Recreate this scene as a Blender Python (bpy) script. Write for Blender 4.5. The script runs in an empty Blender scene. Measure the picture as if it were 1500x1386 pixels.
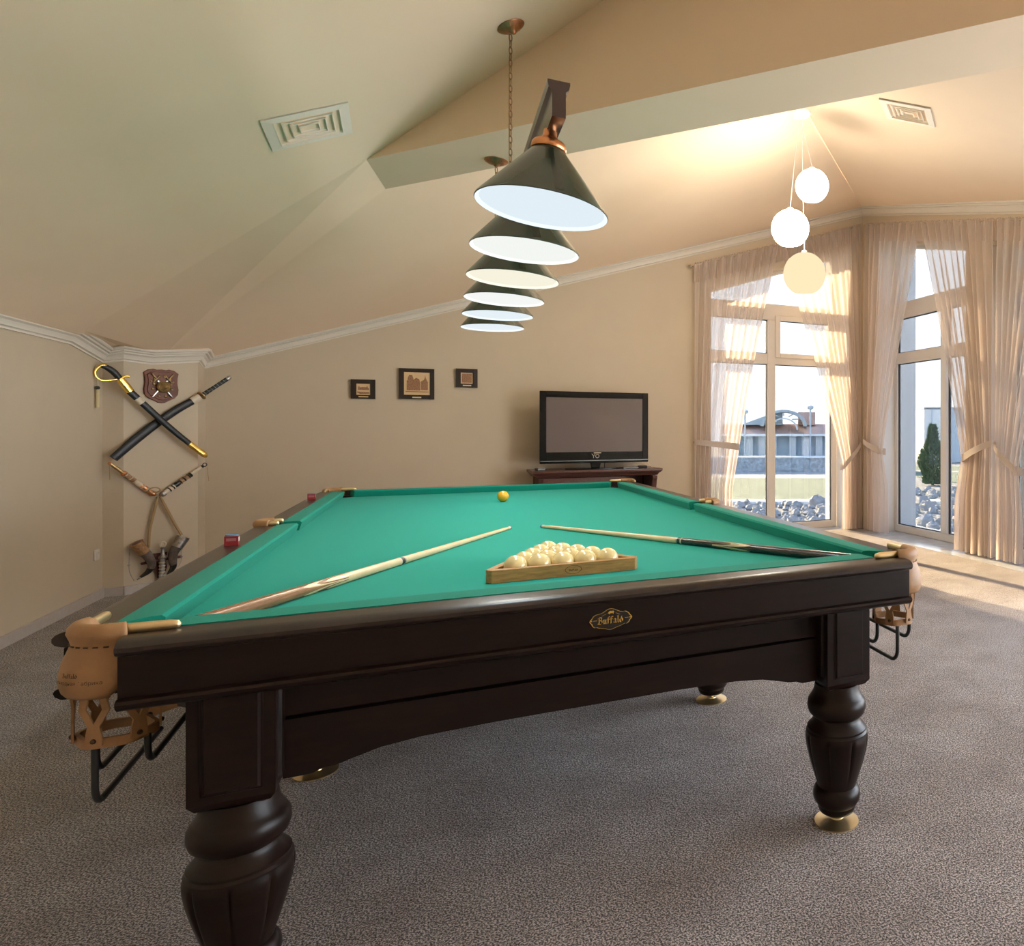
import bpy, math, random
from mathutils import Vector, Matrix
random.seed(7)
S = bpy.context.scene
COL = S.collection
PI = math.pi
def V(*a): return Vector(a)

# ------------------------------------------------------------------ camera
YAW = 0.47212
cam_d = bpy.data.cameras.new('camera'); cam = bpy.data.objects.new('camera', cam_d); COL.objects.link(cam)
cam.location = (-0.388, -3.337, 1.2566); cam.rotation_euler = (PI/2, 0, -YAW)
cam_d.sensor_width = 36; cam_d.lens = 36*1032.83/1500
cam_d.shift_x = (750-1161.47)/1500; cam_d.shift_y = -(693-630.74)/1500
cam_d.clip_start = 0.05; cam_d.clip_end = 500
S.camera = cam

# ------------------------------------------------------------------ sky
W = bpy.data.worlds.new('sky'); S.world = W; W.use_nodes = True
nt = W.node_tree; nt.nodes.clear()
tc = nt.nodes.new('ShaderNodeTexCoord'); sp = nt.nodes.new('ShaderNodeSeparateXYZ')
rp = nt.nodes.new('ShaderNodeValToRGB'); bg = nt.nodes.new('ShaderNodeBackground'); wo = nt.nodes.new('ShaderNodeOutputWorld')
nt.links.new(tc.outputs['Generated'], sp.inputs[0]); nt.links.new(sp.outputs['Z'], rp.inputs[0])
nt.links.new(rp.outputs[0], bg.inputs[0]); nt.links.new(bg.outputs[0], wo.inputs[0])
e = rp.color_ramp.elements
e[0].position = 0.0; e[0].color = (0.93, 0.96, 1.0, 1)
e[1].position = 0.75; e[1].color = (0.55, 0.72, 1.0, 1)
k = e.new(0.16); k.color = (0.88, 0.94, 1.0, 1)
SKY = 3.1
bg.inputs[1].default_value = SKY

# ------------------------------------------------------------------ sun (low, through the window of the back wall)
sd = bpy.data.lights.new('sun', 'SUN'); so = bpy.data.objects.new('sun', sd); COL.objects.link(so)
sd.energy = 47.0; sd.color = (1.0, 0.72, 0.40); sd.angle = math.radians(0.8)
so.rotation_euler = Vector((0.11, -1.0, -0.34)).to_track_quat('-Z', 'Y').to_euler()
so.location = (2, 12, 8)

# ------------------------------------------------------------------ colour management
S.view_settings.view_transform = 'Standard'; S.view_settings.look = 'None'
S.view_settings.gamma = 1; S.view_settings.use_curve_mapping = False
S.view_settings.exposure = 2.05
EV = 2**-S.view_settings.exposure      # scene radiance that shows as full white
S.cycles.use_denoising = True
S.cycles.max_bounces = 10; S.cycles.diffuse_bounces = 6; S.cycles.transparent_max_bounces = 24
S.cycles.sample_clamp_indirect = 6.0
LAMP = 0.20     # strength of the billiard lamp's own lights
GLOBE = 1.5     # strength of the globe pendant's own lights

# ------------------------------------------------------------------ materials
def mat(name, col, rough=0.5, metal=0.0, bump=None, var=None, coat=0.0, sheen=0.0, spec=0.5, stretch=None, col2=None, emit=None):
    m = bpy.data.materials.new(name); m.use_nodes = True
    t = m.node_tree; b = t.nodes['Principled BSDF']
    b.inputs['Base Color'].default_value = (*col, 1); b.inputs['Roughness'].default_value = rough
    b.inputs['Metallic'].default_value = metal; b.inputs['Coat Weight'].default_value = coat
    b.inputs['Coat Roughness'].default_value = 0.15
    b.inputs['Sheen Weight'].default_value = sheen; b.inputs['Specular IOR Level'].default_value = spec
    if emit:
        b.inputs['Emission Color'].default_value = (*emit[0], 1); b.inputs['Emission Strength'].default_value = emit[1]
    if var or bump:
        c = t.nodes.new('ShaderNodeTexCoord'); mp = t.nodes.new('ShaderNodeMapping')
        t.links.new(c.outputs['Object'], mp.inputs[0])
        if stretch: mp.inputs['Scale'].default_value = stretch
    if var:
        sc, amt, det = var
        n = t.nodes.new('ShaderNodeTexNoise'); n.inputs['Scale'].default_value = sc; n.inputs['Detail'].default_value = det
        n.inputs['Roughness'].default_value = 0.65
        t.links.new(mp.outputs[0], n.inputs['Vector'])
        r = t.nodes.new('ShaderNodeValToRGB'); el = r.color_ramp.elements
        el[0].position = 0.3; el[1].position = 0.7
        c2 = col2 or tuple(min(1, x*(1+amt)) for x in col)
        el[0].color = (*[x*(1-amt) for x in col], 1) if not col2 else (*col, 1); el[1].color = (*c2, 1)
        t.links.new(n.outputs[0], r.inputs[0]); t.links.new(r.outputs[0], b.inputs['Base Color'])
    if bump:
        sc, st, di = bump
        n2 = t.nodes.new('ShaderNodeTexNoise'); n2.inputs['Scale'].default_value = sc; n2.inputs['Detail'].default_value = 3
        t.links.new(mp.outputs[0], n2.inputs['Vector'])
        bp = t.nodes.new('ShaderNodeBump'); bp.inputs['Strength'].default_value = st; bp.inputs['Distance'].default_value = di
        t.links.new(n2.outputs[0], bp.inputs['Height']); t.links.new(bp.outputs[0], b.inputs['Normal'])
    return m
M = {}
M['wall'] = mat('wall_paint', (0.57, 0.477, 0.355), 0.75, bump=(140, 0.12, 0.004), var=(2.2, 0.025, 3))
M['ceiling'] = mat('ceiling_paint', (0.85, 0.665, 0.48), 0.8, bump=(60, 0.05, 0.004), var=(1.5, 0.02, 2))
M['crown'] = mat('crown_plaster', (0.72, 0.66, 0.57), 0.6)
M['base'] = mat('baseboard_paint', (0.47, 0.42, 0.39), 0.5, var=(30, 0.06, 2))
M['white'] = mat('white_plaster', (0.78, 0.78, 0.78), 0.7)
M['upvc'] = mat('window_frame_plastic', (0.70, 0.67, 0.64), 0.35)
M['gasket'] = mat('rubber_gasket', (0.02, 0.02, 0.02), 0.6)
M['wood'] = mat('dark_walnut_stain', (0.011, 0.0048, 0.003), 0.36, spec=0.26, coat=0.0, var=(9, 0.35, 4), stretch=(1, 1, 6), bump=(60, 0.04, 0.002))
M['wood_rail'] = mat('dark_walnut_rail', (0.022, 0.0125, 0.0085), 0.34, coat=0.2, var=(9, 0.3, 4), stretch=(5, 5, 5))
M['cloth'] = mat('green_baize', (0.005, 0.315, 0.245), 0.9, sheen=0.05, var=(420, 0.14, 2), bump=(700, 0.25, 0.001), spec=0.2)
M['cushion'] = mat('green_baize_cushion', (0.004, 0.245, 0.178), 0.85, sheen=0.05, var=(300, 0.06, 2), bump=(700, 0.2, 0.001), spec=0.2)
M['leather'] = mat('tan_leather', (0.35, 0.188, 0.078), 0.55, var=(14, 0.14, 4), bump=(260, 0.25, 0.002))
M['leather_dk'] = mat('leather_stamp', (0.055, 0.025, 0.01), 0.7)
M['brass'] = mat('polished_brass', (0.82, 0.66, 0.38), 0.34, 1.0)
M['gold'] = mat('gold_brass', (0.95, 0.66, 0.16), 0.25, 1.0)
M['oldbrass'] = mat('aged_brass', (0.42, 0.30, 0.14), 0.4, 1.0, var=(40, 0.3, 3))
M['copper'] = mat('brushed_copper', (0.72, 0.33, 0.15), 0.3, 1.0)
M['bronze'] = mat('antique_bronze', (0.50, 0.25, 0.13), 0.42, 1.0, var=(30, 0.25, 3))
M['chain'] = mat('dark_bronze_chain', (0.30, 0.19, 0.10), 0.4, 1.0)
M['steel'] = mat('bright_steel', (0.75, 0.75, 0.73), 0.2, 1.0)
M['pewter'] = mat('pewter', (0.40, 0.38, 0.36), 0.35, 1.0, var=(50, 0.3, 3))
M['blackrod'] = mat('black_coated_rod', (0.02, 0.02, 0.02), 0.45)
M['ivory'] = mat('ivory_ball', (0.80, 0.66, 0.33), 0.10, coat=0.5, var=(14, 0.12, 5))
M['yellow'] = mat('yellow_ball', (0.82, 0.40, 0.01), 0.10, coat=0.5, var=(18, 0.1, 4))
M['oak'] = mat('oak_wood', (0.43, 0.225, 0.075), 0.45, var=(16, 0.32, 6), stretch=(1.2, 6, 9))
M['maple'] = mat('maple_wood', (0.72, 0.56, 0.33), 0.25, coat=0.4, var=(20, 0.06, 3))
M['rosewood'] = mat('rosewood', (0.27, 0.125, 0.055), 0.25, coat=0.5, var=(20, 0.3, 4), stretch=(1, 8, 8))
M['ebony'] = mat('ebony_wood', (0.035, 0.026, 0.02), 0.25, coat=0.5, var=(20, 0.3, 4), stretch=(1, 8, 8))
M['splice'] = mat('splice_wood', (0.38, 0.28, 0.12), 0.3, coat=0.4)
M['shade_out'] = mat('green_enamel', (0.040, 0.055, 0.036), 0.25, coat=0.5)
M['dark_ob'] = mat('black_lacquer', (0.008, 0.006, 0.005), 0.3, coat=0.3)
M['vent'] = mat('vent_enamel', (0.80, 0.73, 0.62), 0.45)
M['duct'] = mat('duct_dark', (0.03, 0.02, 0.015), 0.8)
M['tvblack'] = mat('gloss_black_plastic', (0.005, 0.005, 0.0055), 0.16, spec=0.25)
M['tvscreen'] = mat('plasma_glass', (0.13, 0.10, 0.098), 0.07, spec=0.6, coat=0.3)
M['tvsilver'] = mat('silver_trim', (0.25, 0.27, 0.28), 0.3, 0.6)
M['mahog'] = mat('mahogany', (0.085, 0.030, 0.020), 0.35, coat=0.25, var=(10, 0.3, 4), stretch=(6, 1, 6))
M['print'] = mat('sepia_paper', (0.70, 0.50, 0.28), 0.6)
M['ink'] = mat('sepia_ink', (0.14, 0.045, 0.02), 0.6, var=(120, 0.9, 4), col2=(0.50, 0.27, 0.14))
M['frame'] = mat('dark_frame', (0.022, 0.012, 0.008), 0.4)
M['shieldwood'] = mat('red_brown_wood', (0.15, 0.04, 0.014), 0.5, coat=0.0, var=(14, 0.3, 4))
M['blackleather'] = mat('black_scabbard', (0.012, 0.013, 0.014), 0.42, bump=(80, 0.1, 0.002))
M['horn'] = mat('dark_horn', (0.13, 0.10, 0.085), 0.2, coat=0.6, var=(8, 0.55, 4))
M['horntip'] = mat('black_horn', (0.012, 0.010, 0.010), 0.2, coat=0.6)
M['rope'] = mat('jute_cord', (0.40, 0.28, 0.14), 0.8, bump=(200, 0.4, 0.003))
M['tassel'] = mat('cream_tassel', (0.62, 0.53, 0.30), 0.8)
M['reddark'] = mat('dark_red_wood', (0.10, 0.02, 0.016), 0.4)
M['bone'] = mat('bone_inlay', (0.62, 0.53, 0.40), 0.4)
M['tanwood'] = mat('carved_wood', (0.36, 0.20, 0.09), 0.5, var=(60, 0.4, 3))
M['chalkred'] = mat('chalk_red_paper', (0.22, 0.010, 0.014), 0.5)
M['chalkblue'] = mat('chalk_blue', (0.10, 0.22, 0.32), 0.9)
M['paper'] = mat('white_paper', (0.85, 0.72, 0.70), 0.6)
M['tile'] = mat('grey_marble_tile', (0.42, 0.45, 0.50), 0.12, var=(5, 0.16, 5))
M['outlet'] = mat('outlet_plastic', (0.70, 0.66, 0.60), 0.4)
M['metalrod'] = mat('satin_rod', (0.50, 0.42, 0.34), 0.35, 0.8)

def carpet_mat():
    m = bpy.data.materials.new('grey_brown_carpet'); m.use_nodes = True
    t = m.node_tree; b = t.nodes['Principled BSDF']; N = t.nodes.new; L = t.links.new
    b.inputs['Roughness'].default_value = 0.95; b.inputs['Sheen Weight'].default_value = 0.35; b.inputs['Specular IOR Level'].default_value = 0.1
    c = N('ShaderNodeTexCoord')
    def noise(s, d, st=None):
        mp = N('ShaderNodeMapping'); L(c.outputs['Object'], mp.inputs[0])
        if st: mp.inputs['Scale'].default_value = st
        n = N('ShaderNodeTexNoise'); n.inputs['Scale'].default_value = s; n.inputs['Detail'].default_value = d; n.inputs['Roughness'].default_value = 0.7
        L(mp.outputs[0], n.inputs['Vector']); return n
    a = noise(185, 3); f = noise(2.6, 5, (1, 1.3, 1)); g = noise(34, 3)
    r = N('ShaderNodeValToRGB'); el = r.color_ramp.elements
    el[0].position = 0.46; el[0].color = (0.075, 0.054, 0.048, 1); el[1].position = 0.565; el[1].color = (0.95, 0.875, 0.845, 1)  # pile speckle; its dark tone has the shade between tufts painted in
    L(a.outputs[0], r.inputs[0])
    r2 = N('ShaderNodeValToRGB'); e2 = r2.color_ramp.elements
    e2[0].position = 0.34; e2[0].color = (0.74, 0.70, 0.675, 1); e2[1].position = 0.64; e2[1].color = (1.08, 1.08, 1.08, 1)
    L(f.outputs[0], r2.inputs[0])
    mx = N('ShaderNodeMix'); mx.data_type = 'RGBA'; mx.blend_type = 'MULTIPLY'; mx.inputs[0].default_value = 1
    L(r.outputs[0], mx.inputs[6]); L(r2.outputs[0], mx.inputs[7]); L(mx.outputs[2], b.inputs['Base Color'])
    ad = N('ShaderNodeMath'); ad.operation = 'MULTIPLY_ADD'; ad.inputs[1].default_value = 1.6
    L(g.outputs[0], ad.inputs[0]); L(a.outputs[0], ad.inputs[2])
    bp = N('ShaderNodeBump'); bp.inputs['Strength'].default_value = 1.0; bp.inputs['Distance'].default_value = 0.018
    L(ad.outputs[0], bp.inputs['Height']); L(bp.outputs[0], b.inputs['Normal'])
    return m
M['carpet'] = carpet_mat()

def glass_mat(name='window_glass', tint=(0.318, 0.326, 0.335)):
    m = bpy.data.materials.new(name); m.use_nodes = True
    t = m.node_tree; t.nodes.clear(); N = t.nodes.new; L = t.links.new
    o = N('ShaderNodeOutputMaterial'); mx = N('ShaderNodeMixShader'); tr = N('ShaderNodeBsdfTransparent'); gl = N('ShaderNodeBsdfGlossy')
    tr.inputs[0].default_value = (*tint, 1); gl.inputs['Roughness'].default_value = 0.0
    lw = N('ShaderNodeLayerWeight'); pw = N('ShaderNodeMath'); pw.operation = 'POWER'; pw.inputs[1].default_value = 5.0
    fr = N('ShaderNodeMath'); fr.operation = 'MULTIPLY_ADD'; fr.inputs[1].default_value = 0.55; fr.inputs[2].default_value = 0.025
    lw.inputs[0].default_value = 0.5; L(lw.outputs['Facing'], pw.inputs[0]); L(pw.outputs[0], fr.inputs[0])
    L(fr.outputs[0], mx.inputs[0]); L(tr.outputs[0], mx.inputs[1]); L(gl.outputs[0], mx.inputs[2]); L(mx.outputs[0], o.inputs[0])
    return m
M['glass'] = glass_mat()
M['glass_clear'] = glass_mat('clear_glass', (0.98, 0.985, 0.99))

def sheer_mat(name, col, alpha):
    # thin woven voile: part of the light goes straight through, the threads scatter the rest
    m = bpy.data.materials.new(name); m.use_nodes = True
    t = m.node_tree; t.nodes.clear(); N = t.nodes.new; L = t.links.new
    o = N('ShaderNodeOutputMaterial'); mx = N('ShaderNodeMixShader'); tr = N('ShaderNodeBsdfTransparent')
    df = N('ShaderNodeBsdfDiffuse'); tl = N('ShaderNodeBsdfTranslucent'); m2 = N('ShaderNodeMixShader')
    df.inputs[0].default_value = (*col, 1); tl.inputs[0].default_value = (*col, 1); m2.inputs[0].default_value = 0.5
    tr.inputs[0].default_value = (0.97, 0.93, 0.90, 1)
    L(df.outputs[0], m2.inputs[1]); L(tl.outputs[0], m2.inputs[2])
    lw = N('ShaderNodeLayerWeight'); lw.inputs[0].default_value = 0.5
    ma = N('ShaderNodeMapRange'); ma.inputs['To Min'].default_value = alpha; ma.inputs['To Max'].default_value = min(1, alpha+0.42)
    L(lw.outputs['Facing'], ma.inputs[0])
    L(ma.outputs[0], mx.inputs[0]); L(tr.outputs[0], mx.inputs[1]); L(m2.outputs[0], mx.inputs[2]); L(mx.outputs[0], o.inputs[0])
    return m
M['sheer'] = sheer_mat('beige_voile', (0.80, 0.73, 0.68), 0.49)
M['tieband'] = mat('beige_tie_fabric', (0.50, 0.43, 0.38), 0.8, bump=(300, 0.2, 0.001))

def emis(name, col, st):
    m = bpy.data.materials.new(name); m.use_nodes = True
    t = m.node_tree; t.nodes.clear()
    o = t.nodes.new('ShaderNodeOutputMaterial'); em = t.nodes.new('ShaderNodeEmission')
    em.inputs[0].default_value = (*col, 1); em.inputs[1].default_value = st; t.links.new(em.outputs[0], o.inputs[0])
    return m

# ------------------------------------------------------------------ mesh building
class G:
    def __init__(s): s.v = []; s.f = []
    def quad(s, *p):
        n = len(s.v); s.v += [tuple(q) for q in p]; s.f.append(tuple(range(n, n+len(p)))); return s
    def box(s, x0, x1, y0, y1, z0, z1):
        n = len(s.v); s.v += [(x, y, z) for x in (x0, x1) for y in (y0, y1) for z in (z0, z1)]
        s.f += [tuple(n+i for i in q) for q in ((0,1,3,2),(4,6,7,5),(0,4,5,1),(2,3,7,6),(0,2,6,4),(1,5,7,3))]; return s
    def rings(s, rs, close=True, cap=True):
        n0 = len(s.v); m = len(rs[0])
        for r in rs: s.v += [tuple(p) for p in r]
        for i in range(len(rs)-1):
            for j in range(m if close else m-1):
                a = n0+i*m+j; b = n0+i*m+(j+1) % m; s.f.append((a, b, b+m, a+m))
        if cap and close:
            s.f.append(tuple(n0+j for j in range(m-1, -1, -1))); s.f.append(tuple(n0+(len(rs)-1)*m+j for j in range(m)))
        return s
    def lathe(s, prof, n=24, c=(0,0,0), cap=True, lobes=None, mt=None):
        rs = []
        for i, (r, z) in enumerate(prof):
            ring = []
            for j in range(n):
                t = 2*PI*j/n; rr = r*(1-(lobes(i, t) if lobes else 0)); p = Vector((rr*math.cos(t), rr*math.sin(t), z))
                if mt: p = mt @ p
                ring.append((c[0]+p.x, c[1]+p.y, c[2]+p.z))
            rs.append(ring)
        return s.rings(rs, True, cap)
    def tube(s, pts, rad, n=8, closed=False, flat=None, up=None):
        pts = [Vector(p) for p in pts]; m = len(pts)
        rad = rad if isinstance(rad, (list, tuple)) else [rad]*m
        rs = []; prev = Vector(up) if up else None
        for i, p in enumerate(pts):
            if closed: d = pts[(i+1) % m]-pts[i-1]
            else: d = pts[min(i+1, m-1)]-pts[max(i-1, 0)]
            d.normalize()
            u = prev if prev is not None else (Vector((0,0,1)) if abs(d.z) < 0.9 else Vector((1,0,0)))
            u = (u-d*u.dot(d)).normalized(); w = d.cross(u); prev = u
            k = flat if flat else 1.0
            rs.append([p+(u*math.cos(2*PI*j/n)+w*math.sin(2*PI*j/n)*k)*rad[i] for j in range(n)])
        if closed: rs.append(rs[0])
        return s.rings(rs, True, not closed)
    def prism(s, poly, a, b, fn):
        # poly: list of 2-D points, extruded from a to b; fn(u, v, t) -> 3-D point
        return s.rings([[fn(u, w, a) for u, w in poly], [fn(u, w, b) for u, w in poly]])
    def sphere(s, c, r, n=24, m=14, sc=(1,1,1)):
        pr = [(max(1e-4, math.sin(PI*i/m)), -math.cos(PI*i/m)) for i in range(m+1)]
        rs = [[(c[0]+r*q*math.cos(2*PI*j/n)*sc[0], c[1]+r*q*math.sin(2*PI*j/n)*sc[1], c[2]+r*z*sc[2]) for j in range(n)] for q, z in pr]
        return s.rings(rs)
    def mesh(s, name, smooth=None):
        me = bpy.data.meshes.new(name); me.from_pydata(s.v, [], s.f); me.update()
        if smooth:
            for p in me.polygons: p.use_smooth = True
            me.set_sharp_from_angle(angle=math.radians(smooth))
        return me
    def ob(s, name, m, parent=None, smooth=None, bevel=0, **kw):
        return link(name, s.mesh(name, smooth), m, parent, bevel, **kw)
def link(name, me, m, parent=None, bevel=0, loc=None, rot=None, label=None, cat=None, group=None, kind=None):
    o = bpy.data.objects.new(name, me); COL.objects.link(o)
    if m is not None and me is not None and not me.materials: me.materials.append(M[m] if isinstance(m, str) else m)
    if parent: o.parent = parent
    if bevel:
        bv = o.modifiers.new('bevel', 'BEVEL'); bv.width = bevel; bv.segments = 2; bv.limit_method = 'ANGLE'; bv.angle_limit = math.radians(40)
    if loc: o.location = loc
    if rot: o.rotation_euler = rot
    return tag(o, label, cat, group, kind)
def tag(o, label=None, cat=None, group=None, kind=None):
    for k_, v_ in (('label', label), ('category', cat), ('group', group), ('kind', kind)):
        if v_: o[k_] = v_
    return o
def thing(name, label, cat, loc=(0,0,0), rz=0, group=None, kind=None):
    o = bpy.data.objects.new(name, None); COL.objects.link(o); o.location = loc; o.rotation_euler = (0, 0, rz)
    o.empty_display_size = 0.1
    return tag(o, label, cat, group, kind)
def copy_tree(o, parent=None):
    c = o.copy(); COL.objects.link(c); c.parent = parent
    for ch in list(o.children): copy_tree(ch, c)
    return c
def box(name, m, x0, x1, y0, y1, z0, z1, parent=None, bevel=0, **kw):
    return G().box(x0, x1, y0, y1, z0, z1).ob(name, m, parent, None, bevel, **kw)
def lerp(a, b, t): return a+(b-a)*t

# ================================================================== THE ROOM
XL, YB, XR, YF = -2.61, 4.35, 4.55, -5.6     # faces of left, back, right wall and the wall behind the camera
XG, YG = 4.82, 4.68                          # planes of the glazing
# ceiling planes z = a x + b y + c
def P0(x, y): return 1.935+0.482*(x+2.52)
E1 = V(-0.725, 1.347, 2.80); E2 = V(-0.657, 1.861, 2.80); BD = V(0.641, -0.7675, 0)
def P2(x, y): return 0.34013*x-0.18141*y+3.36136
def P3(x, y): return 4.120-0.184*(x-4.55)+0.263*(y-4.35)
F1 = V(-2.512, 3.178, 1.939); GF = V(-2.301, 3.961, 1.860); GX = V(-2.45, 4.20, 0); GX.z = P2(GX.x, GX.y)
fd = V(GF.x-E2.x, GF.y-E2.y, 0).normalized()
def lin(P, d, t, pl): q = P+d*t; return V(q.x, q.y, pl(q.x, q.y))

# floor
box('floor', 'carpet', XL-0.2, 4.285, YF-0.2, YB+0.3, -0.25, 0.0, label='grey brown cut pile carpet covering the room', kind='structure')
G().box(4.285, XG+0.5, YF-0.2, YG+0.3, -0.25, 0.0).box(-0.2+2.2, 4.285, YB+0.02, YG+0.3, -0.248, 0.002).ob('floor_tile', 'tile', label='pale grey stone tile strip under the windows', kind='structure')

# ceiling
t2 = (YB+0.25-E2.y)/fd.y
F2 = lin(E2, fd, t2, P2)
g = G()
xr0 = 1.22
ytop = lambda x: E1.y+BD.y*(x-E1.x)/BD.x
g.quad((XL-0.15, YF-0.1, P0(XL-0.15, 0)), (XL-0.15, 3.32, P0(XL-0.15, 0)), F1, E1, (xr0, ytop(xr0), P0(xr0, 0)), (xr0, YF-0.1, P0(xr0, 0)))
g.ob('ceiling', 'ceiling', label='sloping cream painted ceiling rising from the left wall', kind='structure')
zf = P0(xr0, 0)
G().quad((xr0, YF-0.1, zf), (xr0, ytop(xr0), zf), (4.75, ytop(4.75), zf), (4.75, YF-0.1, zf)).ob('ceiling', 'ceiling', label='flat cream ceiling over the near right end of the room', kind='structure')
g = G(); g.v = [tuple(q_) for q_ in (E1, E2, F1, GF, (-2.76, 3.32, 1.82), (-2.76, 3.85, 1.835), (-2.49, 3.92, 1.878), GX, (-2.76, 4.4, 1.80))]
g.f = [(0, 2, 3), (0, 3, 1), (2, 4, 5), (2, 5, 6), (2, 6, 3), (3, 6, 7), (6, 5, 8), (6, 8, 7)]
g.ob('ceiling', 'ceiling', label='narrow sloping ceiling strip running down to the corner pillar', kind='structure')
CR = V(4.55, 4.35, P3(4.55, 4.35)); cd = V(-0.6456, -0.7637, 0)
# crease meets the rear beam line
den = cd.x*BD.y-cd.y*BD.x; tc_ = ((E2.x-CR.x)*BD.y-(E2.y-CR.y)*BD.x)/den
K = V(CR.x+cd.x*tc_, CR.y+cd.y*tc_, 0); K.z = P2(K.x, K.y)
CRo = lin(CR, -cd, 0.35, P2)
bi = V(-0.7675, -0.641, 0)*0.15
def onP(p, pl): return V(p.x, p.y, pl(p.x, p.y))
G().quad(E2+bi*0, GF, GX, (GX.x, F2.y, P2(GX.x, F2.y)), (CRo.x-0.02, F2.y, P2(CRo.x-0.02, F2.y)), CRo, onP(CR, P2), onP(K, P2), onP(K+bi, P2), onP(E2+bi, P2)).ob('ceiling', 'ceiling', label='cream ceiling slope above the television wall', kind='structure')
zc = 2.95; yc = lambda x: 4.35+(zc-4.120+0.184*(x-4.55))/0.263
kx = K+BD*3.2
# rear beam line meets the zc contour of P3
tt = 0
for i in range(4000):
    q = K+BD*(i*0.002)
    if P3(q.x, q.y) <= zc: break
J = q
G().quad(onP(K+bi, P3), onP(K, P3), onP(CR, P3), onP(CRo, P3), (4.95, yc(4.95), zc), (J.x, J.y, zc), (J.x+bi.x, J.y+bi.y, zc)).ob('ceiling', 'ceiling', label='bright cream ceiling slope above the right hand windows', kind='structure')
G().quad((J.x+bi.x, J.y+bi.y, zc), (4.95, yc(4.95), zc), (4.95, YF, zc), (J.x+bi.x+BD.x*8, J.y+bi.y+BD.y*8, zc)).ob('ceiling', 'ceiling', label='low flat ceiling behind the beam near the windows', kind='structure')
# beam
nb = V(0.7675, 0.641, 0)
def bm(a, b, z): q = E1+BD*a+nb*b; return (q.x, q.y, z)
g = G(); L_ = 8.6
bo = (E2-E1).dot(BD); bw = (E2-E1).dot(nb)
pts = [(0, 0), (L_, 0), (L_, bw), (bo, bw)]
g.rings([[bm(a, b, 2.80) for a, b in pts], [bm(a, b, 4.6) for a, b in pts]])
g.ob('ceiling_beam', 'ceiling', label='deep plaster beam crossing the room diagonally', kind='structure')

# walls
box('wall_left', 'wall', XL-0.25, XL, YF-0.25, 3.9, 0, 2.35, label='plain beige left wall', kind='structure')
PA, PB_, PC = V(-2.49, 3.776, 0), V(-2.114, 4.073, 0), V(-2.146, 4.35, 0)
G().rings([[(XL-0.25, 3.776, z), (-2.49, 3.776, z), (PB_.x, PB_.y, z), (PC.x, 4.6, z), (XL-0.25, 4.6, z)] for z in (0, 2.05)]).ob('wall_pillar', 'wall', label='angled corner pillar hung with swords', kind='structure')
WT = 4.95     # outer face of back wall
g = G(); g.box(-2.3, 2.47, YB, WT, 0, 4.2)
g.ob('wall_back', 'wall', label='beige wall behind the television', kind='structure')
def wtop(x): return 2.955+0.3388*(x-2.58)
g = G(); g.rings([[(2.47, y, wtop(2.47)), (4.35, y, wtop(4.35)), (4.35, y, 4.9), (2.47, y, 4.9)] for y in (YB, WT)])
g.ob('wall_back', 'wall', label='beige wall strip above the left window', kind='structure')
g = G(); g.rings([[(4.35, YB, z), (4.35, WT, z), (5.115, WT, z), (5.115, 4.0, z), (XR, 4.0, z), (XR, YB, z)] for z in (0, 4.95)])
g.ob('wall_corner', 'wall', label='corner pier between the two windows', kind='structure')
g = G(); g.box(2.46, 2.475, YB+0.001, WT, 0, 2.9).box(4.335, 4.352, YB+0.001, WT, 0, 3.55).box(XR+0.001, 5.115, 3.985, 4.002, 0, 3.5).box(XR+0.001, 5.115, 2.37, 2.385, 0, 3.1)
g.ob('trim_1', 'white', label='white plaster window reveals', kind='structure')
def rtop(y): return 3.215+0.25*(y-2.47)
wins = [(2.37, 4.0), (0.35, 1.98), (-2.66, -0.02), (-5.45, -2.80)]
g = G(); edges = [4.0]+[v for w in wins for v in (w[1], w[0])]+[YF-0.25]
for i in range(2, len(edges)-1, 2):
    g.box(XR, 5.115, edges[i+1], edges[i], 0, 4.9)
g.box(XR, 5.115, YF-0.25, edges[-2], 0, 4.9) if False else None
g.ob('wall_right', 'wall', label='beige piers between the right hand windows', kind='structure')
g = G()
for y0, y1 in wins:
    za, zb = (rtop(y0), rtop(y1)) if y0 > 0 else (2.92, 2.92)
    g.rings([[(x, y0, za), (x, y1, zb), (x, y1, 4.9), (x, y0, 4.9)] for x in (XR, 5.115)])
g.ob('wall_right', 'wall', label='beige wall above the right hand windows', kind='structure')
g = G(); g.box(XL-0.25, 5.1, YF-0.25, YF, 0, 3.9)
g.ob('wall_front', 'wall', label='beige wall behind the camera', kind='structure')

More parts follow.
